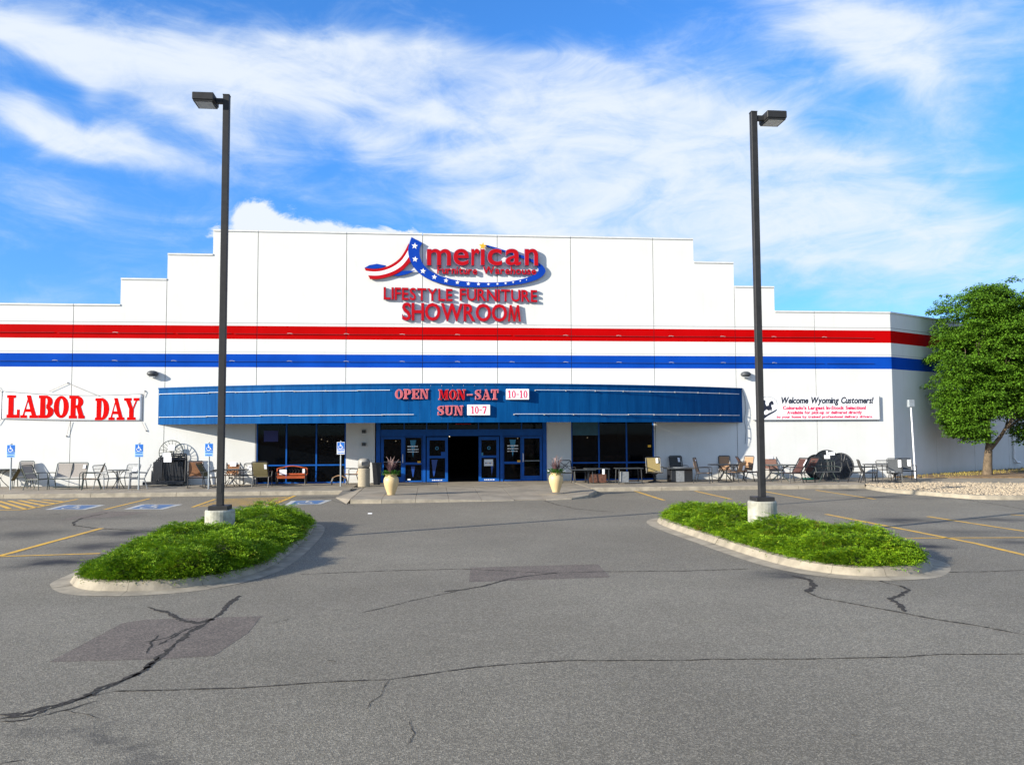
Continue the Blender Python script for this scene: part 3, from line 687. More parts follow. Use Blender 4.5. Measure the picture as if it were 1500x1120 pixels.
decal(v1, M['blueframe'], [(X(646), 1.29), (X(653), 1.29), (X(653), 1.46), (X(646), 1.46)], -.045, 'notice')
decal(v2, M['teal'], [(X(705), 1.29), (X(707.5), 1.29), (X(707.5), 1.42), (X(705), 1.42)], -.045, 'notice')
nt_ = decal(v2, M['paper'], [(X(709), .83), (X(722), .83), (X(722), 1.12), (X(709), 1.12)], -.05, 'paper_notice')
for k in range(6): decal(nt_, [M['ink'], M['signblue'], M['signyellow']][k % 3], [(X(710.5+1.8*k), .93+.02*(k % 2)), (X(711.6+1.8*k), .93), (X(711.6+1.8*k), .98), (X(710.5+1.8*k), .98)], -.056, 'print_mark')
# small wall fixtures between window and entrance
for y_ in (632, 650.5):
    p = wat(533, y_, 0); MB().box(p.x-.08, p.x+.08, -.10, 0, p.z-.07, p.z+.07).build('wall_speaker', M['darkslate'], bld)

# canopy: shallow arc in plan
CX0, CX1, SAG, ZB, ZT = -11.54, 14.13, 3.55, 2.70, 4.26
Rr = ((CX1-CX0)**2/4+SAG**2)/(2*SAG); cxm = (CX0+CX1)/2
def arc(x, off=0):
    th0 = asin((CX1-CX0)/2/Rr); return None
TH = asin((CX1-CX0)/2/Rr)
def apt(t, r=Rr): a = -TH+2*TH*t; return (cxm+r*sin(a), Rr-SAG-r*cos(a))
can = empty('canopy'); can.parent = bld
NP = 62
for i in range(NP):
    m = MB(); vs = []
    dlt = .0025/ (2*TH*Rr)
    for t in (i/NP+dlt, (i+1)/NP-dlt):
        for r in (Rr-.035, Rr):
            x, y = apt(t, r); vs += [(x, min(y, -.002), ZB), (x, min(y, -.002), ZT-.02)]
    xm, ym = apt((i+.5)/NP, Rr+.006); 
    m.add(vs, [(0, 1, 5, 4), (2, 6, 7, 3), (0, 4, 6, 2), (1, 3, 7, 5), (0, 2, 3, 1), (4, 5, 7, 6)]).build('canopy_panel', M['canopy'], can)
m = MB(); A = [apt(k/NP, Rr+.03) for k in range(NP+1)]; B = [apt(k/NP, Rr-.14) for k in range(NP+1)]
vs = []; fs = []
for a, b in zip(A, B): vs += [(a[0], min(a[1], -.004), ZT-.055), (b[0], min(b[1], -.002), ZT-.055), (a[0], min(a[1], -.004), ZT), (b[0], min(b[1], -.002), ZT)]
for i in range(NP):
    o, q = 4*i, 4*i+4; fs += [(o, o+2, q+2, q), (o+1, q+1, q+3, o+3), (o+2, o+3, q+3, q+2), (o, q, q+1, o+1)]
m.add(vs, fs).build('canopy_cap', M['canopy'], can)
P_ = [apt(k/64, Rr-.045) for k in range(65)]; P_ = [(x, min(y, -.004)) for x, y in P_]
SX, SW = 6.05, .14                                   # gap between two roof sheets lets a sliver of sun onto the wall
def yarc(x): return Rr-.045-SAG+.045-sqrt((Rr-.045)**2-(x-cxm)**2)
Lp = [p for p in P_ if p[0] < SX-SW]+[(SX-SW, yarc(SX-SW))]; Lp = Lp+[(SX-SW, -.004)]
Rp = [(SX+SW, -.004), (SX+SW, yarc(SX+SW))]+[p for p in P_ if p[0] > SX+SW]
MB().slab(Lp, ZT-.15, ZT-.13).build('canopy_roof', M['roofing'], can); MB().slab(Rp, ZT-.15, ZT-.13).build('canopy_roof', M['roofing'], can)
MB().box(SX-SW-.02, SX+SW+.02, yarc(SX)+.02, -1.98, ZT-.12, ZT-.09).box(SX-SW-.02, SX+SW+.02, -1.15, -.01, ZT-.115, ZT-.10).build('roof_lap', M['roofing'], can)
def tubes(t0, t1, z, n):
    for k in range(n):
        a, b = t0+(t1-t0)*k/n, t0+(t1-t0)*(k+1)/n; q = 6
        dz = random.uniform(-.012, .012)
        pts = [(*[v for v in apt(a+(b-a)*(j+.05)/q*.985, Rr+.06)], z+dz) for j in range(q+1)]
        MB().tube([(x, min(y, -.03), zz) for x, y, zz in pts], .011, 5).build('neon_tube', M['whitetube'], can)
        x, y = apt(a, Rr+.035); MB().box(x-.02, x+.02, y-.035, y+.03, z-.03, z+.02).build('tube_clip', M['clip'], can)
def t_of(px):                                          # canopy parameter seen at a pixel column
    best = min(range(401), key=lambda k: abs(wat(px, 590, apt(k/400)[1]).x-apt(k/400)[0])); return best/400
tubes(.004, t_of(571), 3.99, 8); tubes(.004, t_of(606), 3.02, 9); tubes(t_of(783), .99, 3.99, 8); tubes(t_of(752), .99, 3.02, 9)
# unlit tubes along the stripes
for x0 in [-20.6+2.42*k for k in range(17)]:
    for z, m_ in ((6.60, 'redtube'), (5.40, 'bluetube')):
        MB().tube([(x0+.06, -.04, z), (x0+2.36, -.04, z+random.uniform(-.01, .01))], .013, 5).build('stripe_tube', M[m_], bld)
        if random.random() < .8:
            c = MB().tube([(x0-.12, -.045, z+.02), (x0-.02, -.05, z+.03), (x0+.10, -.045, z+.01)], .011, 5); c.build('tube_clip', M['clip'], bld)
# wall lights
for k, (px, py) in enumerate([(223, 547), (1093, 548)]):
    p = wat(px, py, -.15); wlt = tag(empty('wall_light', (p.x, 0, p.z)), ['dark oval wall light above the left end of the blue canopy', 'dark oval wall light above the right end of the blue canopy'][k], 'wall light', 'wall lights on the facade')
    m = MB(); prof = [(.02, -.30), (.09, -.28), (.135, -.18), (.14, -.06), (.11, 0.0)]
    n = 14; vs = []
    for r, y in prof: vs += [(r*1.65*cos(2*pi*j/n), y, r*.95*sin(2*pi*j/n)) for j in range(n)]
    m.add(vs, [(i*n+j, i*n+(j+1) % n, (i+1)*n+(j+1) % n, (i+1)*n+j) for i in range(4) for j in range(n)]+[tuple(range(n-1, -1, -1))]).build('housing', M['darkslate'], wlt, smooth=True)
    MB().box(-.13, .13, -.22, -.05, -.15, -.12).build('lens', M['glasslens'], wlt)

# ------------------------------------------------------------------ lettering
FC = {}
def glyph(ch, off=0.0, res=3):
    key = (ch, off)
    if key not in FC:
        c = bpy.data.curves.new('glyph', 'FONT'); c.body = ch; c.offset = off; c.extrude = .5; c.resolution_u = res
        o = bpy.data.objects.new('glyph', c); me = o.to_mesh()
        V_ = [(v.co.x, v.co.y, v.co.z) for v in me.vertices]; Fc = [tuple(p.vertices) for p in me.polygons]
        o.to_mesh_clear(); bpy.data.objects.remove(o); bpy.data.curves.remove(c)
        FC[key] = (V_, Fc)
    return FC[key]
def bb(V_): return min(v[0] for v in V_), max(v[0] for v in V_), min(v[1] for v in V_), max(v[1] for v in V_)
def word(text, x0, x1, z0, zc, yf, depth, m, parent, off=.02, gap=.10, edge=None, one=None, shear=0, space=.32, slope=0, xh=False):
    """text fitted between x0..x1, baseline z0, capital height up to zc; front face at yf"""
    H_ = bb(glyph('x' if xh else 'H', 0)[0])[3]; pos = []; cur = 0
    for ch in text:
        if ch == ' ': cur += space; pos.append(None); continue
        a, b, _, _ = bb(glyph(ch, 0)[0]); pos.append(cur-a); cur += b-a+gap
    cur -= gap; sx = (x1-x0)/cur; sz = (zc-z0)/H_; joined = MB()
    for ch, p in zip(text, pos):
        if p is None: continue
        mu = lambda g: ([(p_[0], p_[1], z_) for z_ in (.5, -.5) for p_ in g], [tuple(range(13)), tuple(range(25, 12, -1))]+[(i_, i_+13, (i_+1) % 13+13, (i_+1) % 13) for i_ in range(13)])
        V_, Fc = glyph(ch, off)
        if ch == 'M' and edge:
            ga, gb, _, gh = bb(glyph('M', 0)[0]); MP = [(ga+(gb-ga)*a_, gh*b_) for a_, b_ in ((0, 0), (.13, 0), (.23, .70), (.44, 0), (.56, 0), (.77, .70), (.87, 0), (1, 0), (.87, 1), (.71, 1), (.5, .30), (.29, 1), (.13, 1))]
            V_, Fc = mu(MP)
        def tr(V_, ya, yb): return [(x0+(x+p+shear*y)*sx, ya if z > 0 else yb, z0+y*sz+slope*(x+p)*sx) for x, y, z in V_]
        vs = tr(V_, yf, yf+depth)
        if one: joined.add(vs, Fc); continue
        o = MB().add(vs, Fc).build('letter', m, parent, fix=(ch == 'M'))
        if edge:
            if ch == 'M': continue
            V2, F2 = glyph(ch, off+.014); MB().add(tr(V2, yf+.02, yf+depth), F2).build('letter_edge', edge, o, fix=False)
    if one: return joined.build(one, m, parent, fix=False)

# main sign
sg = tag(empty('store_sign', (0, 0, 0)), 'red and blue raised store sign with star spangled ribbon high on the white facade', 'sign')
YF = -.14
def SP(x, y, yy=YF): p = wat(520+x/4.6875, 330+y/4.6875, yy); return (p.x, p.z)
outer = [(388, 80), (366, 150), (368, 205), (385, 255), (420, 305), (480, 355), (560, 390), (680, 415), (800, 424), (940, 422), (1060, 412), (1160, 398), (1240, 375), (1285, 350), (1307, 320), (1303, 296), (1280, 270), (1230, 240), (1150, 207), (1040, 174), (960, 150), (895, 133)]
inner = [(462, 122), (446, 150), (443, 195), (452, 235), (475, 275), (520, 315), (590, 348), (690, 375), (800, 388), (930, 392), (1050, 386), (1140, 370), (1205, 350), (1240, 335), (1258, 314), (1260, 295), (1245, 272), (1205, 247), (1135, 220), (1040, 186), (960, 160), (892, 142)]
def cat(pts, k=4): return [(p.x, p.y) for p in smoothpoly([(a, b) for a, b in pts], k, False)]
ro, ri = cat(outer), cat(inner)
MB().strip([SP(*p) for p in ro], [SP(*p) for p in ri], YF, YF+.10).build('blue_ribbon', M['signblue'], sg)
A_ = cat([(65, 292), (130, 300), (190, 292), (250, 268), (305, 228), (340, 180), (369, 122)]); B_ = cat([(103, 368), (165, 366), (225, 353), (280, 333), (325, 306), (355, 278), (380, 250)])
def lerp2(a, b, t): return (a[0]*(1-t)+b[0]*t, a[1]*(1-t)+b[1]*t)
for k, (t0, t1, m_) in enumerate([(0, .27, 'signred'), (.27, .66, 'signwhite'), (.66, 1, 'signred')]):
    MB().strip([SP(*lerp2(a, b, t0)) for a, b in zip(A_, B_)], [SP(*lerp2(a, b, t1)) for a, b in zip(A_, B_)], YF+.012, YF+.09).build('ribbon_stripe', M[m_], sg)
MB().prism([SP(*p) for p in [(65, 291), (98, 272), (150, 263), (215, 275), (188, 290), (128, 297)]], YF+.03, YF+.09).build('ribbon_fold', M['signblue'], sg)
MB().prism([SP(*p) for p in [(262, 344), (325, 312), (412, 310), (360, 333), (300, 346)]], YF+.03, YF+.09).build('ribbon_fold', M['signblue'], sg)
def star(cx, cy, r, y, d, m_, name):
    pl = []
    for k in range(10):
        a = pi/2+k*pi/5-.12; q = r if k % 2 == 0 else r*.42; pl.append(SP(cx+q*cos(a), cy-q*sin(a)))
    return MB().prism(pl, y, y+d).build(name, m_, sg)
for cx, cy, r in [(410, 142, 23), (413, 233, 21), (467, 314, 21), (545, 355, 19), (625, 379, 17), (703, 392, 15), (778, 401, 14), (848, 403, 13), (916, 404, 11), (978, 402, 10), (1034, 398, 10), (1086, 391, 8), (1135, 382, 7), (1178, 374, 5)]:
    star(cx, cy, r, YF-.012, .012, M['signwhite'], 'white_star')
star(877, 143, 26, YF-.05, .09, M['signyellow'], 'yellow_star')
def one_letter(ch, xa, xb, ztop_y, zbase_y, off, gl=None):
    V_, Fc = glyph(ch, off, 5); a, b, c, d = bb(V_); (X0, Z1), (X1, Z0) = SP(xa, ztop_y), SP(xb, zbase_y)
    T_ = lambda V2, y0, y1: [(X0+(v[0]-a)/(b-a)*(X1-X0), y0 if v[2] > 0 else y1, Z0+(v[1]-c)/(d-c)*(Z1-Z0)) for v in V2]
    o = MB().add(T_(V_, YF-.06, YF+.09), Fc).build('letter', M['signred'], sg, fix=False)
    V2, F2 = glyph(ch, off+.012, 5); MB().add(T_(V2, YF-.035, YF+.089), F2).build('letter_edge', M['signedge'], o, fix=False)
for ch, a, b in [('m', 495, 659), ('e', 676, 781), ('r', 799, 855), ('c', 910, 1008), ('a', 1034, 1138), ('n', 1166, 1256)]:
    one_letter(ch, a, b, 163, 277, .013)
i0, i1 = SP(864, 167), SP(889, 274)
o = MB().box(i0[0], i1[0], YF-.06, YF+.09, i1[1], i0[1]).build('letter', M['signred'], sg)
MB().box(i0[0]-.02, i1[0]+.02, YF-.035, YF+.089, i1[1]-.02, i0[1]+.02).build('letter_edge', M['signedge'], o)
def sword(text, xa, xb, yc, yb, yb2, **k):
    (xx0, zc), (xx1, z0) = SP(xa, yc), SP(xb, yb); z02 = SP(xb, yb2)[1]
    word(text, xx0, xx1, z0, zc-(SP(xa, yb)[1]-z0), YF, .10, M['signred'], sg, edge=M['signedge'], slope=(z02-z0)/(xx1-xx0), **k)
sword('Furniture', 566, 838, 283, 333, 336, off=.016, gap=.11); sword('Warehouse', 880, 1243, 287, 336, 337, off=.016, gap=.11)
sword('LIFESTYLE', 199, 668, 431, 511, 518, off=.014, gap=.11); sword('FURNITURE', 721, 1250, 441, 519, 524, off=.014, gap=.11)
sword('SHOWROOM', 327, 1138, 541, 654, 659, off=.018, gap=.08)

# heavy slab-serif letters, drawn as strokes
def serif(ch):
    S_ = []; t = .23; n = .10; s = .085
    def R(x0, y0, x1, y1): S_.append([(x0, y0), (x1, y0), (x1, y1), (x0, y1)])
    def Q(*p): S_.append(list(p))
    def ring(cx, cy, rx, ry, ix, iy, a0=0, a1=360, k=18):
        A = [radians(a0+(a1-a0)*j/k) for j in range(k+1)]
        S_.append(('strip', [(cx+rx*cos(a), cy+ry*sin(a)) for a in A], [(cx+ix*cos(a), cy+iy*sin(a)) for a in A]))
    w_ = .72
    if ch == 'O': ring(.37, .5, .37, .5, .16, .40)
    elif ch == '0': w_ = .56; ring(.28, .5, .28, .5, .12, .42)
    elif ch == '1': w_ = .42; R(.13, s, .13+.17, 1); R(0, 0, .42, s); Q((0, .78), (.13, .84), (.13, 1), (0, .88))
    elif ch == '7': w_ = .56; R(0, .84, .56, 1); R(0, .70, .07, .84); Q((.10, 0), (.30, 0), (.56, .84), (.42, .84))
    elif ch == '-': w_ = .36; R(.0, .42, .36, .54)
    elif ch == 'P': R(.08, s, .08+t, 1-s); R(0, 0, .42, s); R(0, 1-s, .42, 1); ring(.40, .72, .32, .28, .10, .18, -90, 90); R(.31, .44, .40, .54)
    elif ch == 'R': w_ = .78; R(.08, s, .08+t, 1-s); R(0, 0, .38, s); R(0, 1-s, .42, 1); ring(.40, .74, .30, .26, .09, .17, -90, 90); R(.31, .48, .42, .57); Q((.38, .50), (.58, .52), (.76, s), (.53, s)); R(.50, 0, .80, s)
    elif ch == 'E': w_ = .68; R(.08, s, .08+t, 1-s); R(0, 0, .68, s); R(0, 1-s, .68, 1); R(.31, .45, .50, .55); R(.60, s, .68, .30); R(.60, .70, .68, 1-s); R(.46, .36, .54, .64)
    elif ch == 'B': R(.08, s, .08+t, 1-s); R(0, 0, .42, s+.01); R(0, 1-s, .42, 1); ring(.38, .745, .30, .255, .10, .165, -90, 90); ring(.38, .27, .36, .27, .13, .17, -90, 90)
    elif ch == 'D': w_ = .76; R(.08, s, .08+t, 1-s); R(0, 0, .38, s); R(0, 1-s, .38, 1); ring(.36, .5, .40, .5, .16, .41, -90, 90)
    elif ch == 'L': w_ = .64; R(.08, s, .08+t, 1-s); R(0, 0, .64, s+.02); R(0, 1-s, .42, 1); R(.54, s+.02, .64, .34)
    elif ch == 'T': w_ = .72; R(.245, s, .245+t, 1-s); R(.12, 0, .60, s); R(0, 1-s, .72, 1); R(0, .70, .08, 1-s); R(.64, .70, .72, 1-s)
    elif ch == 'N': w_ = .86; R(.10, s, .20, .90); R(.66, s, .76, 1-s); R(0, 0, .30, s); R(.56, 1-s, .86, 1); R(0, 1-s, .24, 1); Q((.12, 1), (.36, 1), (.76, 0), (.54, 0))
    elif ch == 'M': w_ = 1.0; R(.10, s, .19, .9); R(.70, s, .92, 1-s); R(0, 0, .28, s); R(.62, 0, 1.0, s); R(0, 1-s, .22, 1); R(.76, 1-s, 1.0, 1); Q((.12, 1), (.34, 1), (.55, .12), (.42, .12)); Q((.68, 1), (.78, 1), (.52, .12), (.44, .12))
    elif ch == 'U': w_ = .80; R(.08, .3, .08+t, 1-s); R(.60, .3, .70, 1-s); R(0, 1-s, .40, 1); R(.50, 1-s, .80, 1); ring(.39, .31, .31, .31, .14, .21, 180, 360)
    elif ch == 'A': w_ = .86; Q((.30, 1), (.52, 1), (.80, s), (.56, s)); Q((.33, .88), (.40, .96), (.20, s), (.10, s)); R(.22, .28, .58, .37); R(0, 0, .30, s); R(.48, 0, .88, s)
    elif ch == 'Y': w_ = .84; R(.31, s, .31+t, .46); R(.20, 0, .66, s); Q((.08, 1-s), (.32, 1-s), (.53, .42), (.32, .42)); Q((.66, 1-s), (.76, 1-s), (.54, .44), (.44, .40)); R(0, 1-s, .40, 1); R(.56, 1-s, .86, 1)
    elif ch == 'S':
        w_ = .64; sp_ = smoothpoly([(.56, .76), (.46, .91), (.30, .935), (.13, .83), (.14, .66), (.34, .53), (.50, .38), (.52, .20), (.36, .07), (.18, .09), (.07, .24)], 3, False)
        Wd = [.05, .07, .09, .17, .2, .22, .2, .17, .09, .07, .05]; L_, R2 = [], []
        for i, p in enumerate(sp_):
            tt = (sp_[min(i+1, len(sp_)-1)]-sp_[max(i-1, 0)]).normalized(); u = i/3; k = min(int(u), 9); wd = Wd[k]*(1-(u-k))+Wd[k+1]*(u-k)
            L_.append((p.x-tt.y*wd/2, p.y+tt.x*wd/2)); R2.append((p.x+tt.y*wd/2, p.y-tt.x*wd/2))
        S_.append(('strip', L_, R2)); R(.52, .68, .59, .98); R(.03, .02, .10, .34)
    return w_, S_
def serif_word(text, box, yf, depth, m, parent, gap=.10, edge=None, tilt=0, curve=None, single=None, ew=.03):
    x0, x1, z0, z1 = box; G_ = [serif(c) if c != ' ' else (.55, []) for c in text]
    tot = sum(g_[0] for g_ in G_)+gap*(len(text)-1); sx = (x1-x0)/tot; sz = z1-z0; cur = 0; whole = MB()
    for g_ in G_:
        def TR(p): x = x0+(p[0]+cur)*sx; return (x, z0+p[1]*sz+(tilt*(x-x0))+(curve(x) if curve else 0))
        def emit(mb, y0, y1, grow):
            for k, st in enumerate(g_[1]):
                e = k*.0007
                if st[0] == 'strip':
                    A, B = st[1], st[2]
                    if grow:
                        A = [(a[0]+(a[0]-b[0])*.18, a[1]+(a[1]-b[1])*.18) for a, b in zip(A, B)]; B = [(b[0]+(b[0]-a[0])*.18, b[1]+(b[1]-a[1])*.18) for a, b in zip(st[1], B)]
                    mb.strip([TR(p) for p in A], [TR(p) for p in B], y0-e, y1)
                else:
                    P = st
                    if grow:
                        c = (sum(p[0] for p in P)/len(P), sum(p[1] for p in P)/len(P)); P = [(p[0]+(grow if p[0] > c[0] else -grow), p[1]+(grow if p[1] > c[1] else -grow)) for p in P]
                    mb.prism([TR(p) for p in P], y0-e, y1)
        if g_[1]:
            if single: emit(whole, yf, yf+depth, ew if ew < .03 else 0)
            else:
                a = MB(); emit(a, yf, yf+depth, 0); o = a.build('letter', m, parent)
                if edge: b = MB(); emit(b, yf+.03, yf+depth-.002, ew); b.build('letter_edge', edge, o)
        cur += g_[0]+gap
    if single: return whole.build(single, m, parent)
hs_ = tag(empty('opening_hours_sign'), 'raised opening hours letters and two white number boxes on the blue canopy front', 'sign')
yc = -SAG-.02
def arcy(x): return Rr-SAG-sqrt(Rr*Rr-(x-cxm)**2)
def cb(xa, xb, ya, yb):
    y = arcy(wat((xa+xb)/2, 590, yc).x)-.11; a, b = wat(xa, yb, y), wat(xb, ya, y); return (a.x, b.x, a.z, b.z)
def hy(q): return arcy((q[0]+q[1])/2)-.11
serif_word('OPEN', cb(579, 628, 570, 584), hy(cb(579, 628, 570, 584)), .09, M['signpink'], hs_, .09, M['signpinkedge'])
serif_word('MON', cb(642.5, 682, 570.5, 585), hy(cb(642.5, 682, 570.5, 585)), .09, M['signred'], hs_, .07, M['signpinkedge'])
serif_word('-', cb(684.5, 692, 571, 584.5), hy(cb(684.5, 692, 571, 584.5)), .09, M['signpink'], hs_, .09, M['signpinkedge'])
serif_word('SAT', cb(696, 730, 570.5, 585), hy(cb(696, 730, 570.5, 585)), .09, M['signpink'], hs_, .09, M['signpinkedge'])
serif_word('SUN', cb(641, 678.5, 594, 608), hy(cb(641, 678.5, 594, 608)), .09, M['signpink'], hs_, .09, M['signpinkedge'])
for (xa, xb, ya, yb, tx) in ((741.5, 775, 569.5, 585, '10-10'), (684.5, 718, 592.5, 608, '10-7')):
    q = cb(xa, xb, ya, yb); yq = hy(q); bx = bev(MB().box(q[0], q[1], yq, yq+.09, q[2], q[3]).build('number_box', M['signwhite'], hs_), .008)
    mx = (xb-xa)*.08; 
    if tx == '10-7': mx = (xb-xa)*.17
    serif_word(tx, cb(xa+mx, xb-mx, ya+2.2, yb-2.2), yq-.008, .007, M['signcrimson'], bx, .12, single='number_lettering')

# LABOR DAY banner, pulled to a slight sag by its cords
lb = tag(empty('labor_day_banner'), 'white vinyl banner reading LABOR DAY in big red letters tied to the left wall', 'banner')
bL, bR = wat(2, 575, -.08).x, wat(208, 582, -.08).x
def sag(x): u = (x-bL)/(bR-bL); return -.10*u-.10*sin(pi*u)
N_ = 40; ztop, zbot = wat(2, 573, -.08).z, wat(2, 613.5, -.08).z
topc = [(bL+(bR-bL)*k/N_, ztop+sag(bL+(bR-bL)*k/N_)*1.15) for k in range(N_+1)]; botc = [(bL+(bR-bL)*k/N_, zbot-.10*k/N_-.03*sin(pi*k/N_)) for k in range(N_+1)]
vs = []; fs = []; rows = 8
for j in range(rows+1):
    for k in range(N_+1):
        t = j/rows; x = topc[k][0]; z = topc[k][1]*(1-t)+botc[k][1]*t; y = -.014-.003*sin(k*.55+j*.7)*sin(pi*t)
        vs.append((x, y, z))
n = len(vs); vs += [(x, y+.006, z) for x, y, z in vs]
for j in range(rows):
    for k in range(N_):
        a = j*(N_+1)+k; fs += [(a, a+1, a+N_+2, a+N_+1), (a+n, a+N_+1+n, a+N_+2+n, a+1+n)]
for k in range(N_): fs += [(k, k+n, k+1+n, k+1), (rows*(N_+1)+k, rows*(N_+1)+k+1, rows*(N_+1)+k+1+n, rows*(N_+1)+k+n)]
for j in range(rows): a = j*(N_+1); b = a+N_; fs += [(a, a+N_+1, a+N_+1+n, a+n), (b, b+n, b+N_+1+n, b+N_+1)]
MB().add(vs, fs).build('banner_sheet', M['vinyl'], lb, smooth=True, fix=False)
for P__, nm in ((topc, 'hem'), (botc, 'hem'), ([topc[0], botc[0]], 'hem'), ([topc[-1], botc[-1]], 'hem')):
    MB().tube([(x, -.02, z) for x, z in P__], .011, 4).build(nm, M['greymetal'], lb)
def lw(xa, xb, ya, yb, y=-.022): a, b = wat(xa, yb, y), wat(xb, ya, y); return (a.x, b.x, a.z, b.z)
serif_word('LABOR', lw(10, 123.5, 579, 611), -.023, .004, M['labred'], lb, .09, tilt=-.012, single='banner_lettering', ew=.025)
serif_word('DAY', lw(139.5, 203, 583.5, 614.5), -.023, .004, M['labred'], lb, .04, tilt=.004, single='banner_lettering', ew=.025)
for p, q in [((99, 561), (72, 573)), ((99, 561), (152, 583)), ((209, 581), (212, 573)), ((208, 618), (214, 631)), ((103, 617), (97, 639)), ((2, 574), (-4, 566)), ((2, 613), (-4, 622))]:
    a, b = wat(*p, -.05), wat(*q, -.05); MB().tube([a, b], .009, 4).build('cord', M['rope'], lb)
for p in [(99, 561), (212, 573), (214, 631), (97, 639)]:
    a = wat(*p, -.02); MB().lathe([(.03, -.01), (.03, .02), (.012, .04)], 8, (a.x, a.y, a.z)).build('wall_anchor', M['greymetal'], lb)

# Wyoming banner
wb = tag(empty('wyoming_banner'), 'white banner welcoming Wyoming customers with a horse rider drawing on the right wall', 'banner')
a, b = wat(1103, 614.5, -.06), wat(1287, 580, -.06)
bev(MB().box(a.x, b.x, -.085, -.055, a.z, b.z).build('banner_sheet', M['vinyl'], wb), .005)
MB().box(b.x-.004, b.x+.03, -.095, -.05, a.z, b.z).build('banner_edge', M['greymetal'], wb)
MB().box(a.x, b.x+.03, -.095, -.05, a.z-.03, a.z+.002).build('banner_edge', M['greymetal'], wb)
def bl(text, xa, xb, yc_, yb_, m_, **k):
    p, q = wat(xa, yb_, -.09), wat(xb, yc_, -.09); word(text, p.x, q.x, p.z, q.z, -.092, .006, m_, wb, one='banner_lettering', **k)
bl('Welcome Wyoming Customers!', 1143.5, 1278, 581.5, 590.5, M['ink'], off=.03, gap=.09, shear=.22)
bl("Colorado's Largest In-Stock Selection!", 1147, 1268, 594.5, 599.5, M['signcrimson'], off=.04, gap=.11)
bl('Available for pick-up or delivered directly', 1153, 1262, 601.5, 606, M['signcrimson'], off=.035, gap=.12, shear=.1)
bl('to your home by trained professional delivery drivers.', 1137.5, 1278, 608, 612, M['signcrimson'], off=.035, gap=.12, shear=.1)
def wp(x, y): p = wat(1080+x/5.6, 540+y/5.6, -.09); return (p.x, p.z)
hz_ = MB()
for k, pl in enumerate([[(205, 330), (232, 305), (268, 300), (285, 318), (278, 350), (268, 330), (262, 345), (240, 332), (222, 345), (212, 365), (195, 352)],        # horse body and legs
                        [(255, 305), (262, 278), (280, 262), (292, 266), (298, 290), (288, 296), (280, 288), (276, 315), (262, 318)],           # neck and head
                        [(210, 310), (212, 285), (208, 262), (222, 255), (230, 262), (228, 285), (236, 300), (232, 318), (220, 325)],           # rider
                        [(195, 410), (190, 385), (215, 372), (235, 378), (262, 362), (290, 350), (328, 328), (318, 345), (295, 360), (262, 378), (240, 392), (215, 412)]]):
    hz_.prism([wp(*p) for p in pl], -.0915-.0008*k, -.085)
hz_.build('horse_rider_drawing', M['ink'], wb)
MB().strip([wp(190, 245), wp(230, 226), wp(280, 230), wp(320, 255), wp(330, 290)], [wp(192, 248), wp(232, 229), wp(280, 233), wp(317, 257), wp(327, 290)], -.0905, -.085).build('horse_rider_drawing', M['greymetal'], wb)
# loose cable on the wall beside the canopy
pts = [wat(1087, 571, -.03), wat(1091, 583, -.03), wat(1092.5, 600, -.03), wat(1090, 614, -.03), wat(1093, 630, -.03), wat(1091.5, 650, -.03)]
tag(MB().tube(pts, .012, 5).build('cable', M['greymetal']), 'thin loose grey cable hanging on the wall beside the right end of the canopy', 'cable')

# ------------------------------------------------------------------ pipes on the side wall
p = gat(1341, 700, .15); cn = tag(empty('conduit_post', (p.x, p.y, .15)), 'thin white conduit pole with a grey box on top near the building corner', 'pole')
hh = (700-596)/FPX*((p-CAM).dot(Fw))
MB().tube([(0, 0, 0), (-.10, 0, hh)], .035, 8).build('pole', M['signwhite'], cn)
bev(MB().box(-.24, .04, -.08, .08, hh, hh+.33).build('junction_box', M['steel'], cn), .01)
q = Vector((21.36, 0, 0))+SA*11.8-SNn*.08
dp = tag(empty('downspout', (q.x, q.y, .2)), 'white downspout bending at its foot on the shaded wall right of the tree trunk', 'pipe')
MB().tube([(0, 0, 4.6), (0, 0, .55), (.12, .0, .35), (.45, .2, .32)], .06, 8).build('pipe', M['signwhite'], dp)

# ------------------------------------------------------------------ islands
def island(outline, name_):
    isl = tag(empty('traffic_island'), kind='structure')
    O = smoothpoly(outline, 7); O = [Vector((p.x, p.y)) for p in O]
    I1, I2, I3, I4 = inset(O, .27), inset(O, .34), inset(O, .46), inset(O, .50)
    n = len(O); seg = 9
    for s0 in range(0, n, seg):
        e = min(s0+seg, n); vs = []
        K = [(O, .004), (I1, .022), (I2, .135), (I3, .15), (I4, .02)]
        shr = .003
        for j in range(s0, e+1):
            jj = j % n
            for P, z in K:
                q = P[jj]
                if j == s0: q = q.lerp(P[(jj+1) % n], .02)
                if j == e: q = q.lerp(P[(jj-1) % n], .02)
                vs.append((q.x, q.y, z+.002*sin(s0)))
        fs = []
        for j in range(e-s0):
            o = 5*j
            for k in range(4): fs.append((o+k, o+k+1, o+k+6, o+k+5))
        MB().add(vs, fs).build('kerb_stone', M['kerb'], isl)
    MB().add([(q.x, q.y, .10) for q in I4], [tuple(range(n))]).build('mulch', M['mulch'], isl)
    return [(q.x, q.y) for q in I3], isl
OL = [(-4.4, -24.05), (-3.45, -23.8), (-2.8, -23.0), (-2.47, -21.7), (-2.40, -18.8), (-2.5, -16.4), (-2.75, -15.1), (-3.3, -14.4), (-4.1, -14.3), (-5.0, -14.8), (-5.6, -16.0), (-5.85, -18), (-5.92, -20.5), (-5.9, -22.5), (-5.7, -23.2), (-5.2, -23.8)]
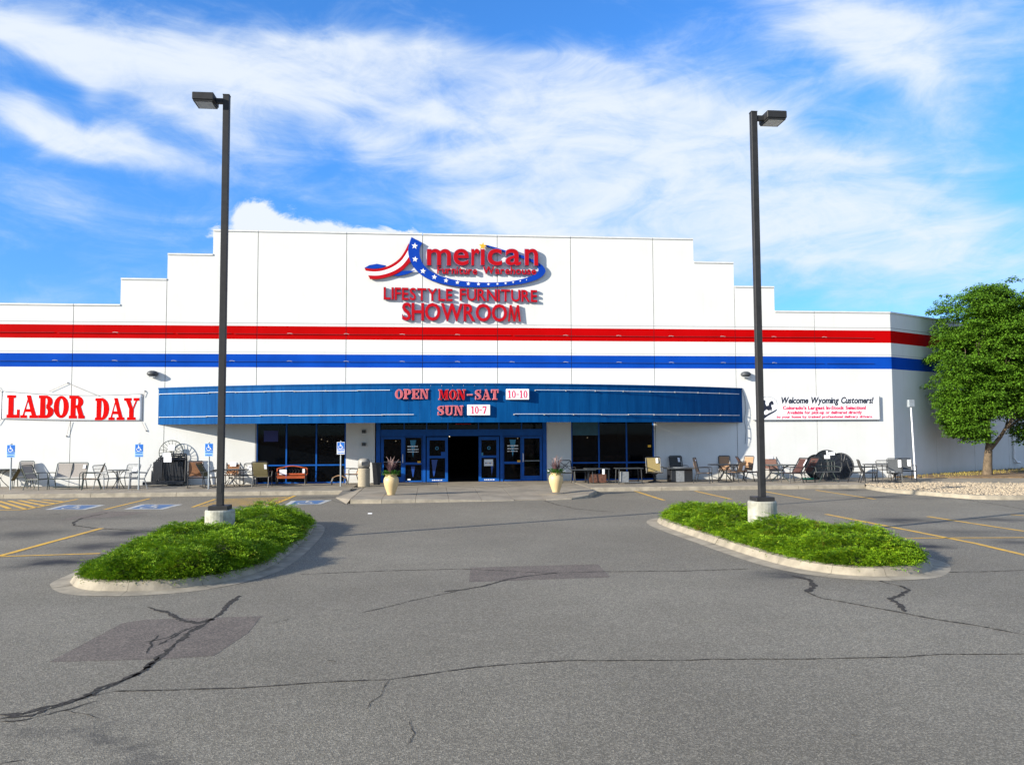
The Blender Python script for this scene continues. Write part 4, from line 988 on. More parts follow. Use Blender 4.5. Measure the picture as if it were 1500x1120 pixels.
OR_ = [(7.1, -24.25), (6.35, -23.97), (5.83, -23.2), (5.6, -22), (5.46, -19.67), (5.35, -17.23), (5.45, -15.75), (5.85, -14.9), (6.6, -14.4), (7.5, -14.7), (8.2, -15.7), (8.6, -17.4), (8.85, -20), (8.95, -22.2), (8.75, -23.1), (8.0, -24.0)]
IL, isl1 = island(OL, 'L'); IL = [(x+(.11 if x > -4.1 and y < -15.2 else 0), y) for x, y in IL]; IR, isl2 = island(OR_, 'R')

# ------------------------------------------------------------------ lamp posts
def lamp(base, H, side, label, ped_h, name='parking_lot_lamp'):
    r = tag(empty(name, (base[0], base[1], .1)), label, 'lamp post', 'tall parking lot lamp posts')
    MB().lathe([(.30, -.1), (.30, ped_h-.03), (.285, ped_h)], 28).build('pedestal', M['pedestal'], r, smooth=False)
    bev(MB().box(-.20, .20, -.20, .20, ped_h+.001, ped_h+.09).build('base_plate', M['bronze'], r), .01)
    w_ = .066; bev(MB().box(-w_, w_, -w_, w_, ped_h+.09, H).build('pole', M['bronze'], r), .006)
    MB().box(-w_-.004, w_+.004, -w_-.004, w_+.004, H, H+.02).build('pole_cap', M['bronze'], r)
    x0, x1 = side*.22, side*.66
    xa, xb = min(x0, x1), max(x0, x1); zt = H-.02; zb = zt-.19
    m = MB(); m.box(xa, xb, -.24, .24, zb+.03, zt); o = bev(m.build('lamp_head', M['bronze'], r), .012)
    MB().box(xa+.02, xb-.02, -.22, .22, zb, zb+.03).build('lamp_lens_frame', M['bronze'], o)
    MB().box(xa+.05, xb-.05, -.19, .19, zb-.006, zb).build('lens', M['glasslens'], o)
    xs_ = sorted((side*w_, side*.22)); MB().box(xs_[0], xs_[1], -.05, .05, zb+.04, zt-.05).build('arm', M['bronze'], r)
    MB().box(-.04, .04, -w_-.006, -w_, ped_h+.35, ped_h+.55).build('hand_hole_cover', M['bronze'], r)
    return r
lamp((-4.38, -18.55), 9.45, -1, 'tall bronze lamp post in the left island with its head pointing left', .62)
lamp((7.02, -19.35), 9.15, 1, 'tall bronze lamp post in the right island with its head pointing right', .72)

# ------------------------------------------------------------------ junipers
def hmap(x, y, P, hmax):
    d = min((Vector((x, y))-Vector(P[i])).length for i in range(0, len(P)))
    return hmax*min(1, (d/.75))**.55
def juniper(P, ysplit, keep, dens, label, seed, hmax=.52, hole=None):
    rnd = random.Random(seed); sh = empty('juniper_shrub'); tag(sh, label, 'shrub', 'low junipers in the parking islands')
    xs_ = [p[0] for p in P]; ys_ = [p[1] for p in P]; x0, x1, y0, y1 = min(xs_), max(xs_), min(ys_), max(ys_)
    bumps = [(rnd.uniform(x0, x1), rnd.uniform(y0, y1), rnd.uniform(.18, .42), rnd.uniform(.05, .17)) for _ in range(110)]
    def hh_(x, y):
        e_ = hmap(x, y, P, 1.0)
        bm_ = max([0]+[b[3]*(1-((x-b[0])**2+(y-b[1])**2)/b[2]**2) for b in bumps if abs(x-b[0]) < b[2] and abs(y-b[1]) < b[2]])
        return bm_*e_-.06*e_+hmap(x, y, P, hmax)*(.80+.22*sin(x*2.3+seed)*cos(y*1.7)+.12*sin(x*5.1+y*4.3))*(1-.40*math.exp(-((y-ysplit+.35)/.75)**2))
    core = MB(); st = .22; idx = {}
    nx, ny = int((x1-x0)/st)+1, int((y1-y0)/st)+1
    def ok(x, y): return inpoly(x, y, P) and keep(y) and not (hole and (x-hole[0])**2+(y-hole[1])**2 < .36**2)
    for i in range(nx+1):
        for j in range(ny+1):
            x, y = x0+i*st, y0+j*st
            if ok(x, y): idx[i, j] = len(core.v); core.v.append((x+rnd.uniform(-.04, .04), y+rnd.uniform(-.04, .04), .10+max(.02, hh_(x, y)-.16)))
    for (i, j) in idx:
        if all(k in idx for k in ((i+1, j), (i, j+1), (i+1, j+1))): core.f.append((idx[i, j], idx[i+1, j], idx[i+1, j+1], idx[i, j+1]))
    core.build('shade_core', M['junipershade'], sh, smooth=True)  # dark mound under the sprays, its colour painting in the inner shade
    fo = MB(); V, F = fo.v, fo.f; cnt = int(dens*(x1-x0)*(y1-y0))
    for _ in range(cnt):
        x, y = rnd.uniform(x0, x1), rnd.uniform(y0, y1)
        if not ok(x, y): continue
        h = hh_(x, y); z = .10+h*rnd.uniform(.35, 1.0)
        e = .15; gx = (hh_(x+e, y)-hh_(x-e, y))/(2*e); gy = (hh_(x, y+e)-hh_(x, y-e))/(2*e)
        a = atan2(-gy+rnd.gauss(0, .35)-.15, -gx+rnd.gauss(0, .35)); tilt = rnd.uniform(-.1, .65)
        D = Vector((cos(a)*cos(tilt), sin(a)*cos(tilt), sin(tilt))); L = rnd.uniform(.11, .24)
        side = D.cross(Vector((0, 0, 1))).normalized(); upv = side.cross(D); tw = rnd.uniform(-.7, .7); side = side*cos(tw)+upv*sin(tw); p = Vector((x, y, z)); k = 6
        for q in range(k):
            t = (q+.5)/k; c = p+D*L*t+Vector((0, 0, -.05*t*t)); ll = L*.24*(1-t*.6)
            for s_ in (-1, 1):
                tip = c+side*s_*ll*.75+D*ll*.75+upv*rnd.uniform(-.02, .02); b = len(V); wv_ = D*.010
                V.append(tuple(c-wv_)); V.append(tuple(c+wv_)); V.append(tuple(tip)); F.append((b, b+1, b+2))
    fo.build('foliage', M['juniper'], sh, fix=False)
    return sh
holeL, holeR = (-4.38, -18.55), (7.02, -19.35)
def clipP(P, f): return P
juniper(IL, -18.1, lambda y: y < -18.1, 2300, 'wide low juniper filling the near half of the left island', 3, .50, holeL)
juniper(IL, -18.1, lambda y: y >= -18.1, 1700, 'low juniper behind the lamp pedestal in the left island', 5, .56, holeL)
juniper(IR, -18.9, lambda y: y < -18.9, 2300, 'wide low juniper filling the near half of the right island', 8, .47, holeR)
juniper(IR, -18.9, lambda y: y >= -18.9, 1700, 'low juniper behind the lamp pedestal in the right island', 11, .50, holeR)

# ------------------------------------------------------------------ tree
def tree(base, label, seed=4):
    rnd = random.Random(seed); r = tag(empty('shade_tree', base), label, 'tree')
    tips = []; wood = MB()
    main = [(0, 0, -.05), (.03, 0, .45), (.10, 0, 1.05), (.22, .02, 1.55)]
    tr_ = MB().tube([(0, 0, -.05), (.01, 0, .06), (.03, 0, .5), (.10, 0, 1.1), (.12, 0, 1.4), (.10, 0, 2.4), (.0, 0, 3.8), (.1, .1, 6.2)], .25, 12, r2=.05)
    trunk = tr_.build('trunk', M['bark'], r, smooth=True)
    def branch(p, d, L, rad, depth):
        pts = [p]; q = p.copy(); dd = d.copy()
        for k in range(4):
            dd = (dd+Vector((rnd.uniform(-.15, .15), rnd.uniform(-.15, .15), .10))).normalized(); q = q+dd*L/4; pts.append(q.copy())
        wood.tube(pts, rad, 5, r2=rad*.45); 
        if depth:
            for k in range(3):
                a = rnd.uniform(0, 2*pi); nd = (dd+Vector((cos(a), sin(a), .35))*.75).normalized(); branch(pts[2+(k % 3)], nd, L*.62, rad*.5, depth-1)
    for (s, d, L, rad) in [((.11, 0, 1.15), (.75, -.2, .8), 1.7, .12), ((.10, 0, 2.0), (-.6, -.1, .9), 2.2, .09), ((.05, 0, 2.9), (.5, -.3, .9), 1.9, .07), ((0, 0, 3.4), (-.5, -.2, .9), 1.9, .07), ((.05, .05, 4.6), (.4, .2, 1), 1.5, .05), ((.0, 0, 4.2), (-.3, .2, 1), 1.5, .05), ((1.1, 0, 2.2), (.9, -.1, .5), 1.8, .06)]:
        branch(Vector(s), Vector(d).normalized(), L, rad, 2)
    wood.build('branches', M['bark'], r, smooth=True)
    # crown: leaf clumps spread over several lobes
    LX = .35
    lobes = [((-.7, 0, 7.3), (1.7, 1.3, 1.7)), ((1.0, 0, 7.5), (1.5, 1.3, 1.5)), ((-1.1, -.2, 5.6), (1.6, 1.4, 1.6)), ((.8, -.3, 5.8), (2.0, 1.5, 1.9)), ((2.3, 0, 6.0), (1.6, 1.4, 2.2)), ((-1.2, -.2, 4.1), (1.6, 1.2, 1.4)), ((-1.3, -.2, 3.2), (1.3, .9, .9)), ((.8, -.3, 3.9), (1.9, 1.4, 1.5)), ((2.4, -.1, 4.0), (1.6, 1.3, 1.6)), ((-1.2, -.1, 2.6), (1.0, .8, .85)), ((.4, .1, 3.3), (.9, .8, .5)), ((-1.15, -.2, 2.1), (1.0, .7, .7)), ((-1.9, -.2, 3.0), (.7, .6, .6)), ((2.4, 0, 2.3), (1.1, .9, .9)), ((.2, .1, 8.15), (1.1, 1.0, .8))]
    fo = MB(); V, F = fo.v, fo.f
    for c, rr in lobes:
        nC = int(40*(rr[0]*rr[1]+rr[1]*rr[2]+rr[0]*rr[2])/3)+6
        for _ in range(nC):
            v = Vector((rnd.gauss(0, 1), rnd.gauss(0, 1), rnd.gauss(0, 1))).normalized()*(rnd.uniform(.55, 1.0) if rnd.random() < .8 else rnd.uniform(1.0, 1.22))
            cc = Vector((c[0]+LX+v.x*rr[0], c[1]+v.y*rr[1], c[2]+v.z*rr[2])); R_ = rnd.uniform(.32, .66)*(.65 if v.length > 1 else 1)
            if cc.z < 2.6 and cc.x > -.35 and cc.x < 1.6: continue
            for _ in range(int(900*R_*R_)+40):
                u = Vector((rnd.gauss(0, 1), rnd.gauss(0, 1), rnd.gauss(0, 1))).normalized()
                if u.z < -.25: u.z = -u.z*.6
                q_ = rnd.uniform(.55, 1.08); p = cc+Vector((u.x*R_*1.15*q_, u.y*R_*q_, u.z*R_*.62*q_-.18*u.xy.length*R_))
                a = atan2(u.y, u.x)+rnd.gauss(0, .9); D = Vector((cos(a), sin(a), rnd.uniform(-1.1, .15))).normalized(); L = rnd.uniform(.07, .15); s_ = D.cross(Vector((rnd.uniform(-.8, .8), rnd.uniform(-.8, .8), 1))).normalized()*L*rnd.uniform(.18, .34)
                b = len(V); V += [tuple(p), tuple(p+D*L*.5+s_), tuple(p+D*L), tuple(p+D*L*.5-s_)]; F.append((b, b+1, b+2, b+3))
    fo.build('crown', M['treeleaf'], r, fix=False)
    return r
tb = Vector((26.15, .35, .19))
tree(tb, 'bushy green tree with forked trunk in front of the shaded side wall')

# ------------------------------------------------------------------ furniture
FZ = SZ
def at(px, py, ymax=-.42):
    p = gat(px, py, FZ)
    if p.y > ymax: p = gat(px, py, FZ); q = wat(px, py, ymax); p = Vector((q.x, ymax, FZ))
    return p
PXM = lambda p: FPX/((p-CAM).dot(Fw))
def chair(px, py, face, label, fabric, frame='blackmetal', w_=.56, back=.95, seat=.42, arms=True, tagp=None, kind='sling', recline=.22, group='patio chairs displayed along the wall', base='legs', cat='chair'):
    p = at(px, py); r = tag(empty('patio_chair', p, radians(face)), label, cat, group); F_ = M[frame]; h = w_/2
    by = .24; ty = by+recline; br = .020
    MB().add([(-h+.03, -.26, seat+.02), (h-.03, -.26, seat+.02), (h-.03, -.05, seat-.02), (-h+.03, -.05, seat-.02), (h-.03, by, seat), (-h+.03, by, seat),
              (-h+.03, -.26, seat+.005), (h-.03, -.26, seat+.005), (h-.03, -.05, seat-.035), (-h+.03, -.05, seat-.035), (h-.03, by, seat-.015), (-h+.03, by, seat-.015)],
             [(0, 1, 2, 3), (3, 2, 4, 5), (6, 9, 8, 7), (9, 11, 10, 8), (0, 6, 7, 1), (4, 10, 11, 5), (0, 3, 9, 6), (3, 5, 11, 9), (1, 7, 8, 2), (2, 8, 10, 4)]).build('seat', M[fabric], r)
    def bk(t): return by+(ty-by)*t, seat+.03+(back-seat-.06)*t
    if kind == 'sling':
        vs = []; n = 5
        for j in range(n+1):
            t = j/n; y, z = bk(t); y += .03*sin(pi*t)
            vs += [(-h+.03, y, z), (h-.03, y, z), (-h+.03, y+.014, z), (h-.03, y+.014, z)]
        fs = [(0, 1, 3, 2), (4*n, 4*n+2, 4*n+3, 4*n+1)]
        for j in range(n): o = 4*j; fs += [(o, o+4, o+5, o+1), (o+2, o+3, o+7, o+6), (o, o+2, o+6, o+4), (o+1, o+5, o+7, o+3)]
        b_ = MB().add(vs, fs).build('backrest', M[fabric], r)
    else:
        m = MB(); y0, z0 = bk(0); y1, z1 = bk(1)
        n = 9 if kind == 'wire' else 0
        for j in range(n):
            x = -h+.05+(w_-.10)*j/(n-1); m.tube([(x*.85, y0, z0), (x, (y0+y1)/2+.02, (z0+z1)/2), (x, y1, z1)], .007, 4)
        if kind == 'wire':
            for t in (.25, .5, .75): y, z = bk(t); m.tube([(-h+.03, y, z), (h-.03, y, z)], .007, 4)
        if kind == 'cross':
            m.tube([(-h+.02, y0, z0+.05), (h-.02, y1, z1)], .014, 5); m.tube([(h-.02, y0, z0+.05), (-h+.02, y1, z1)], .014, 5); m.tube([(-h+.02, (y0+y1)/2, (z0+z1)/2), (h-.02, (y0+y1)/2, (z0+z1)/2)], .010, 5)
            m.tube([(.1*cos(a), (y0+y1)/2, (z0+z1)/2+.1*sin(a)) for a in [2*pi*k/10 for k in range(10)]], .010, 4, True)
        b_ = m.build('backrest', F_, r)
    zt = back
    MB().tube([(-h, by-.02, seat-.05), (-h, by, seat), (-h-.0, ty, zt-.03), (-h+.04, ty+.012, zt), (h-.04, ty+.012, zt), (h, ty, zt-.03), (h, by, seat), (h, by-.02, seat-.05)], br, 6).build('back_frame', F_, r)
    MB().tube([(-h, -.28, seat-.01), (h, -.28, seat-.01), (h, by, seat-.02), (-h, by, seat-.02)], br*.9, 6, True).build('seat_frame', F_, r)
    if base == 'legs':
        for s_ in (-1, 1):
            MB().tube([(s_*h, -.27, seat), (s_*(h+.01), -.31, .0)], br*.9, 6).build('leg', F_, r)
            MB().tube([(s_*h, by, seat), (s_*(h+.01), by+.13, .0)], br*.9, 6).build('leg', F_, r)
    elif base == 'swivel':
        MB().lathe([(.27, 0), (.27, .03), (.06, .07), (.05, .30), (.16, seat-.04)], 16).build('swivel_base', F_, r, smooth=True)
    elif base == 'rocker':
        for s_ in (-1, 1):
            MB().tube([(s_*h, -.42, .08), (s_*h, -.2, .02), (s_*h, .1, .02), (s_*h, .40, .10)], br*.8, 6).build('rocker', F_, r)
            MB().tube([(s_*h, -.24, seat), (s_*h, -.22, .03)], br*.9, 6).build('leg', F_, r); MB().tube([(s_*h, by, seat), (s_*h, .16, .03)], br*.9, 6).build('leg', F_, r)
    if arms:
        for s_ in (-1, 1):
            MB().tube([(s_*h, -.28, seat-.01), (s_*(h+.02), -.29, seat+.20), (s_*(h+.03), -.20, seat+.235), (s_*(h+.02), .12, seat+.225), (s_*h, by+recline*.42, seat+.21)], br*.9, 6).build('armrest', F_, r)
    if tagp:
        tx, tz, tw, th = tagp; t = (tz-seat)/(back-seat); y, z = bk(t)
        a = math.atan2(recline, back-seat-.06); T = Matrix.Translation((tx, y-.03, z)) @ Matrix.Rotation(-a, 4, 'X')
        MB().box(-tw/2, tw/2, -.004, .002, -th/2, th/2, T).build('price_tag', M['paper'], r)
        T = Matrix.Translation((tx, y+.055, z)) @ Matrix.Rotation(-a, 4, 'X')
        if abs(((face+180) % 360)-180) > 90: MB().box(-tw/2, tw/2, -.004, .002, -th/2, th/2, T).build('price_tag', M['paper'], r)
    return r
def legtable(px, py, rx, ry, h, label, top_m, leg_m, style='x', rect=False, thick=.025, group='patio tables displayed along the wall'):
    p = at(px, py); r = tag(empty('patio_table', p), label, 'table', group)
    if rect: bev(MB().box(-rx, rx, -ry, ry, h-thick, h).build('tabletop', M[top_m], r), .006)
    else:
        n = 28; m = MB(); vs = [(rx*cos(2*pi*k/n), ry*sin(2*pi*k/n), z) for z in (h-thick, h) for k in range(n)]
        m.add(vs, [tuple(range(n-1, -1, -1)), tuple(range(n, 2*n))]+[(k, (k+1) % n, (k+1) % n+n, k+n) for k in range(n)]).build('tabletop', M[top_m], r)
        MB().tube([(rx*1.01*cos(2*pi*k/n), ry*1.01*sin(2*pi*k/n), h-thick/2) for k in range(n)], .016, 5, True).build('rim', M[leg_m], r)
    if style == 'x':
        for a in (.6, 2.2, 3.75, 5.3):
            c, s_ = cos(a), sin(a); MB().tube([(c*rx*.6, s_*ry*.6, 0), (c*rx*.25, s_*ry*.25, h*.3), (c*.05, s_*.05, h*.5), (c*rx*.25, s_*ry*.25, h*.78), (c*rx*.6, s_*ry*.6, h-thick)], .016, 6).build('leg', M[leg_m], r)
        MB().tube([(.09*cos(2*pi*k/10), .09*sin(2*pi*k/10), h*.5) for k in range(10)], .012, 5, True).build('leg_ring', M[leg_m], r)
    elif style == 'four':
        for sx_ in (-1, 1):
            for sy_ in (-1, 1):
                MB().tube([(sx_*rx*.80, sy_*ry*.75, 0), (sx_*rx*.72, sy_*ry*.68, h-thick)], .02, 6).build('leg', M[leg_m], r)
        MB().tube([(-rx*.75, -ry*.7, h-.08), (rx*.75, -ry*.7, h-.08)], .012, 5).build('stretcher', M[leg_m], r)
    return r

# left of the entrance, from the picture's left edge
legtable(-2, 713, .62, .5, .74, 'round dark green patio table cut by the left edge of the photo', 'darkslate', 'greenmetal', 'x')
chair(33, 713.5, 8, 'grey sling armchair just right of the leftmost accessible parking sign', 'greysling', 'greenmetal', back=1.05)
p = at(29, 715); st_ = tag(empty('folded_lounger', p), 'olive sling footrest folded like a tent in front of the grey armchair', 'footrest')
for s_ in (-1, 1):
    MB().add([(s_*.02, -.12, .78), (s_*.02, .2, .78), (s_*.30, .2, .30), (s_*.30, -.12, .30), (s_*.04, -.12, .78), (s_*.04, .2, .78), (s_*.32, .2, .30), (s_*.32, -.12, .30)],
             [(0, 1, 2, 3), (4, 7, 6, 5), (0, 4, 5, 1), (2, 6, 7, 3), (0, 3, 7, 4), (1, 5, 6, 2)]).build('sling', M['olivesling'], st_)
    for y in (-.12, .2): MB().tube([(s_*.03, y, .8), (s_*.31, y, .30), (s_*.33, y, 0)], .016, 6).build('leg', M['greenmetal'], st_)
chair(54, 717, 75, 'sling armchair in side view between the folded footrest and the grey loveseat', 'greysling', 'greenmetal')
lv = chair(98, 716, -3, 'wide grey sling loveseat glider against the white wall', 'greysling', 'greenmetal', w_=1.20, back=1.02, tagp=(.48, .88, .10, .16), cat='loveseat', group=None)
lv.name = 'loveseat_glider'
MB().tube([(0, .24, .42), (0, .46, 1.02)], .018, 6).build('centre_post', M['greenmetal'], lv); MB().box(-.5, .5, -.1, .2, .06, .10).build('glider_base', M['greenmetal'], lv)
chair(133, 716.5, -72, 'tan sling armchair facing left beside the grey loveseat', 'tansling', 'greenmetal', back=1.0, tagp=(.10, .80, .12, .22))
chair(155, 716, 55, 'pale wire chair left of the small bistro table', 'greymetal', 'greymetal', kind='wire', back=.92)
legtable(173, 715, .38, .38, .74, 'small round bistro table with crossed curved legs between pale wire chairs', 'greymetal', 'greenmetal', 'x', thick=.03)
chair(187, 714, -10, 'pale wire chair right of the bistro table with a white price card', 'greymetal', 'greymetal', kind='wire', back=.92, tagp=(.10, .70, .18, .28))
chair(201, 716, -70, 'pale wire chair behind the second accessible parking sign post', 'greymetal', 'greymetal', kind='wire', back=.95)

# stacked black frames and round wire tabletops
p = at(245, 711); sk = tag(empty('stacked_table_frames', p), 'stack of black metal table frames leaning upright left of the entrance window', 'table frames')
for k in range(6):
    x0, x1 = -.80+.11*k, .62+.02*k; h = .74+.085*k; y = .05-.10*k+.25; x0 += .0
    m = MB(); T = Matrix.Translation((0, y+.2, .14))
    for a, b in (((x0, 0, 0), (x0, .1, h)), ((x0, .1, h), (x1, .1, h)), ((x1, .1, h), (x1, 0, 0)), ((x0, 0, .02), (x1, 0, .02)), ((x0, .06, h*.82), (x1, .06, h*.82))):
        m.tube([T @ Vector(a), T @ Vector(b)], .034, 5)
    for j in range(7): xx = x0+(x1-x0)*(j+.5)/7; m.tube([T @ Vector((xx, 0, 0)), T @ Vector((xx+.04*(-1)**j, .1, h))], .012, 4)
    m.build('table_frame', M['blackmetal'], sk)
MB().box(-.92, .70, -.22, .30, .05, .16).build('pallet_base', M['blackmetal'], sk)
MB().box(-.62, .60, .10, .13, .22, .98).build('dark_mesh_panel', M['blackmetal'], sk)
MB().box(-.12, .20, -.16, -.15, .98, 1.22).build('price_sheet', M['paper'], sk); MB().box(-.18, .16, -.12, -.11, 1.2, 1.36).build('price_sheet', M['paper'], sk)
def wire_disc(px, pb, r_, label, m_, lean=.25, nsp=9, zc=None, group='round wire tabletops leaning on the wall', sheetp=None, fill=None):
    p = at(px, pb); o = tag(empty('round_tabletop', p), label, 'tabletop', group); T = Matrix.Rotation(-lean, 4, 'X')
    zc = zc if zc else r_
    def C(rr, n=36): return [T @ Vector((rr*cos(2*pi*k/n), 0, zc+rr*sin(2*pi*k/n))) for k in range(n)]
    MB().tube(C(r_), .018, 6, True).build('rim', M[m_], o)
    MB().tube(C(r_*.42, 24), .012, 5, True).build('inner_ring', M[m_], o)
    m = MB()
    for k in range(nsp*2):
        a = pi*k/nsp; m.tube([T @ Vector((r_*.42*cos(a), 0, zc+r_*.42*sin(a))), T @ Vector((r_*cos(a+.12), 0, zc+r_*sin(a+.12)))], .009, 4)
    for k in range(6):
        a = pi*k/6; m.tube([T @ Vector((r_*.42*cos(a), 0, zc+r_*.42*sin(a))), T @ Vector((-r_*.42*cos(a), 0, zc-r_*.42*sin(a)))], .007, 4)
    m.build('wire_grid', M[m_], o)
    if fill:
        n = 30; a_ = C(r_*.97, n); b_ = [v+Vector((0, .012, 0)) for v in a_]
        MB().add([v+Vector((0, .02, 0)) for v in a_]+[v+Vector((0, .02, 0)) for v in b_], [tuple(range(n)), tuple(range(2*n-1, n-1, -1))]+[(k, k+n, (k+1) % n+n, (k+1) % n) for k in range(n)]).build('mesh_disc', M[fill], o)
    for s in sheetp or []:
        MB().box(s[0]-s[2]/2, s[0]+s[2]/2, -.03, -.025, s[1]-s[3]/2, s[1]+s[3]/2, T).build('price_sheet', M['paper'], o)
    return o
wire_disc(248, 707, .49, 'round wire tabletop standing behind the stacked black frames', 'greenmetal', .12, zc=1.40, sheetp=[(0, 1.58, .28, .24)])

chair(286, 714.5, 15, 'brown sling rocker nearest the stacked black frames', 'brownsling', 'blackmetal', back=1.05, base='rocker')
chair(311, 714, 82, 'olive brown sling chair in side view beside the third accessible sign', 'olivesling', 'blackmetal', back=.98, base='rocker', recline=.32)
chair(338, 709, 0, 'brown sling chair with a white card behind the table right of the left lamp post', 'brownsling', 'blackmetal', back=1.02, tagp=(.0, .86, .26, .18))
legtable(338, 712.5, .70, .55, .70, 'dark round patio table with curved legs behind the left lamp post', 'darkslate', 'blackmetal', 'x')
chair(364, 710, 0, 'black framed open chair with a white card left of the olive backed chair', 'charcoalsling', 'blackmetal', back=.88, tagp=(-.0, .70, .26, .20), kind='cross')
chair(384, 713, 178, 'olive backed sling chair turned to the window with a white tag', 'olivesling', 'blackmetal', back=1.03, tagp=(-.22, .84, .10, .20), w_=.62)
# red-orange bench
p = at(427, 707); bn = tag(empty('wooden_bench', p), 'orange red wooden bench with arched back and white sign under the left window', 'bench')
def archz(x): return .66+.10*cos(x/.62*pi/2)**1.5
m = MB(); m.tube([(-.62, .18, .62)]+[(x*.1, .20, archz(x*.1)) for x in range(-6, 7)]+[(.62, .18, .62)], .026, 6); m.build('top_rail', M['orangewood'], bn)
for z, nm in ((.42, 'back_rail'), (.29, 'seat_rail')): MB().box(-.62, .62, .12 if z > .3 else -.2, .16 if z > .3 else -.16, z-.035, z+.03).build(nm, M['orangewood'], bn)
for k in range(5): MB().box(-.60, .60, -.22+.07*k, -.16+.07*k, .33, .35).build('seat_slat', M['orangewood'], bn)
for s_ in (-1, 1): MB().box(s_*.62-.03, s_*.62+.03, .12, .18, .42, .66).build('side_rail', M['orangewood'], bn)
m = MB()
for k in range(9): x = -.5+k*.125; m.tube([(x, .15, .44), (x+.05, .16, .55), (x-.02, .17, .64)], .014, 4)
m.build('cast_back_panel', M['blackmetal'], bn)
for s_ in (-1, 1):
    MB().tube([(s_*.60, -.2, 0), (s_*.6, -.2, .50), (s_*.6, .15, .52)], .03, 6).build('leg', M['blackmetal'], bn); MB().tube([(s_*.60, .18, 0), (s_*.6, .15, .45)], .03, 6).build('leg', M['blackmetal'], bn)
MB().box(-.52, -.22, .07, .075, .40, .62).build('price_sheet', M['paper'], bn); MB().box(.44, .54, .07, .075, .46, .64).build('price_sheet', M['paper'], bn)
# low stool
p = at(497, 709.5); so = tag(empty('footstool', p), 'low curved footstool with tan seat behind the fourth accessible sign post', 'footstool')
n = 8; vs = []
for k in range(n+1): x = -.28+.56*k/n; z = .27+.10*sin(pi*k/n); vs += [(x, -.18, z), (x, .18, z), (x, -.18, z+.03), (x, .18, z+.03)]
fs = [(0, 1, 3, 2), (4*n, 4*n+2, 4*n+3, 4*n+1)]
for k in range(n): o = 4*k; fs += [(o, o+4, o+5, o+1), (o+2, o+3, o+7, o+6), (o, o+2, o+6, o+4), (o+1, o+5, o+7, o+3)]
MB().add(vs, fs).build('seat', M['tansling'], so)
for s_ in (-1, 1):
    for y in (-.16, .16): MB().tube([(s_*.26, y, .28), (s_*.32, y, .12), (s_*.30, y, 0)], .018, 5).build('leg', M['blackmetal'], so)
chair(517, 708.5, -65, 'tan sling chair half hidden behind the beige trash can', 'tansling', 'blackmetal', back=.95)
# trash can
p = at(533, 712.5); tcn = tag(empty('trash_can', p), 'round beige aggregate trash can with domed top left of the entrance', 'trash can')
MB().lathe([(.235, 0), (.24, .02), (.24, .72), (.225, .74)], 28).build('body', M['can'], tcn, smooth=False)
MB().lathe([(.215, .74), (.215, .79)], 28).build('neck_band', M['blackmetal'], tcn)
MB().lathe([(.24, .79), (.24, .98), (.225, 1.06), (.16, 1.12), (.10, 1.13)], 28).build('domed_lid', M['canlid'], tcn, smooth=True)
T = Matrix.Rotation(.15, 4, 'Z'); MB().box(-.11, .11, -.25, -.2, .86, 1.0, T).build('swing_door', M['darkslate'], tcn)
p = at(552, 709.5); bnn = tag(empty('black_bin', p), 'slim black bin with lid standing beside the entrance frame', 'bin')
m = MB(); m.add([(-.13, -.13, 0), (.13, -.13, 0), (.13, .13, 0), (-.13, .13, 0), (-.19, -.17, .86), (.19, -.17, .86), (.19, .17, .86), (-.19, .17, .86)], [(0, 1, 2, 3), (4, 5, 6, 7), (0, 1, 5, 4), (1, 2, 6, 5), (2, 3, 7, 6), (3, 0, 4, 7)]).build('body', M['blackmetal'], bnn)
MB().box(-.20, .20, -.18, .18, .862, .91).build('lid', M['blackmetal'], bnn)

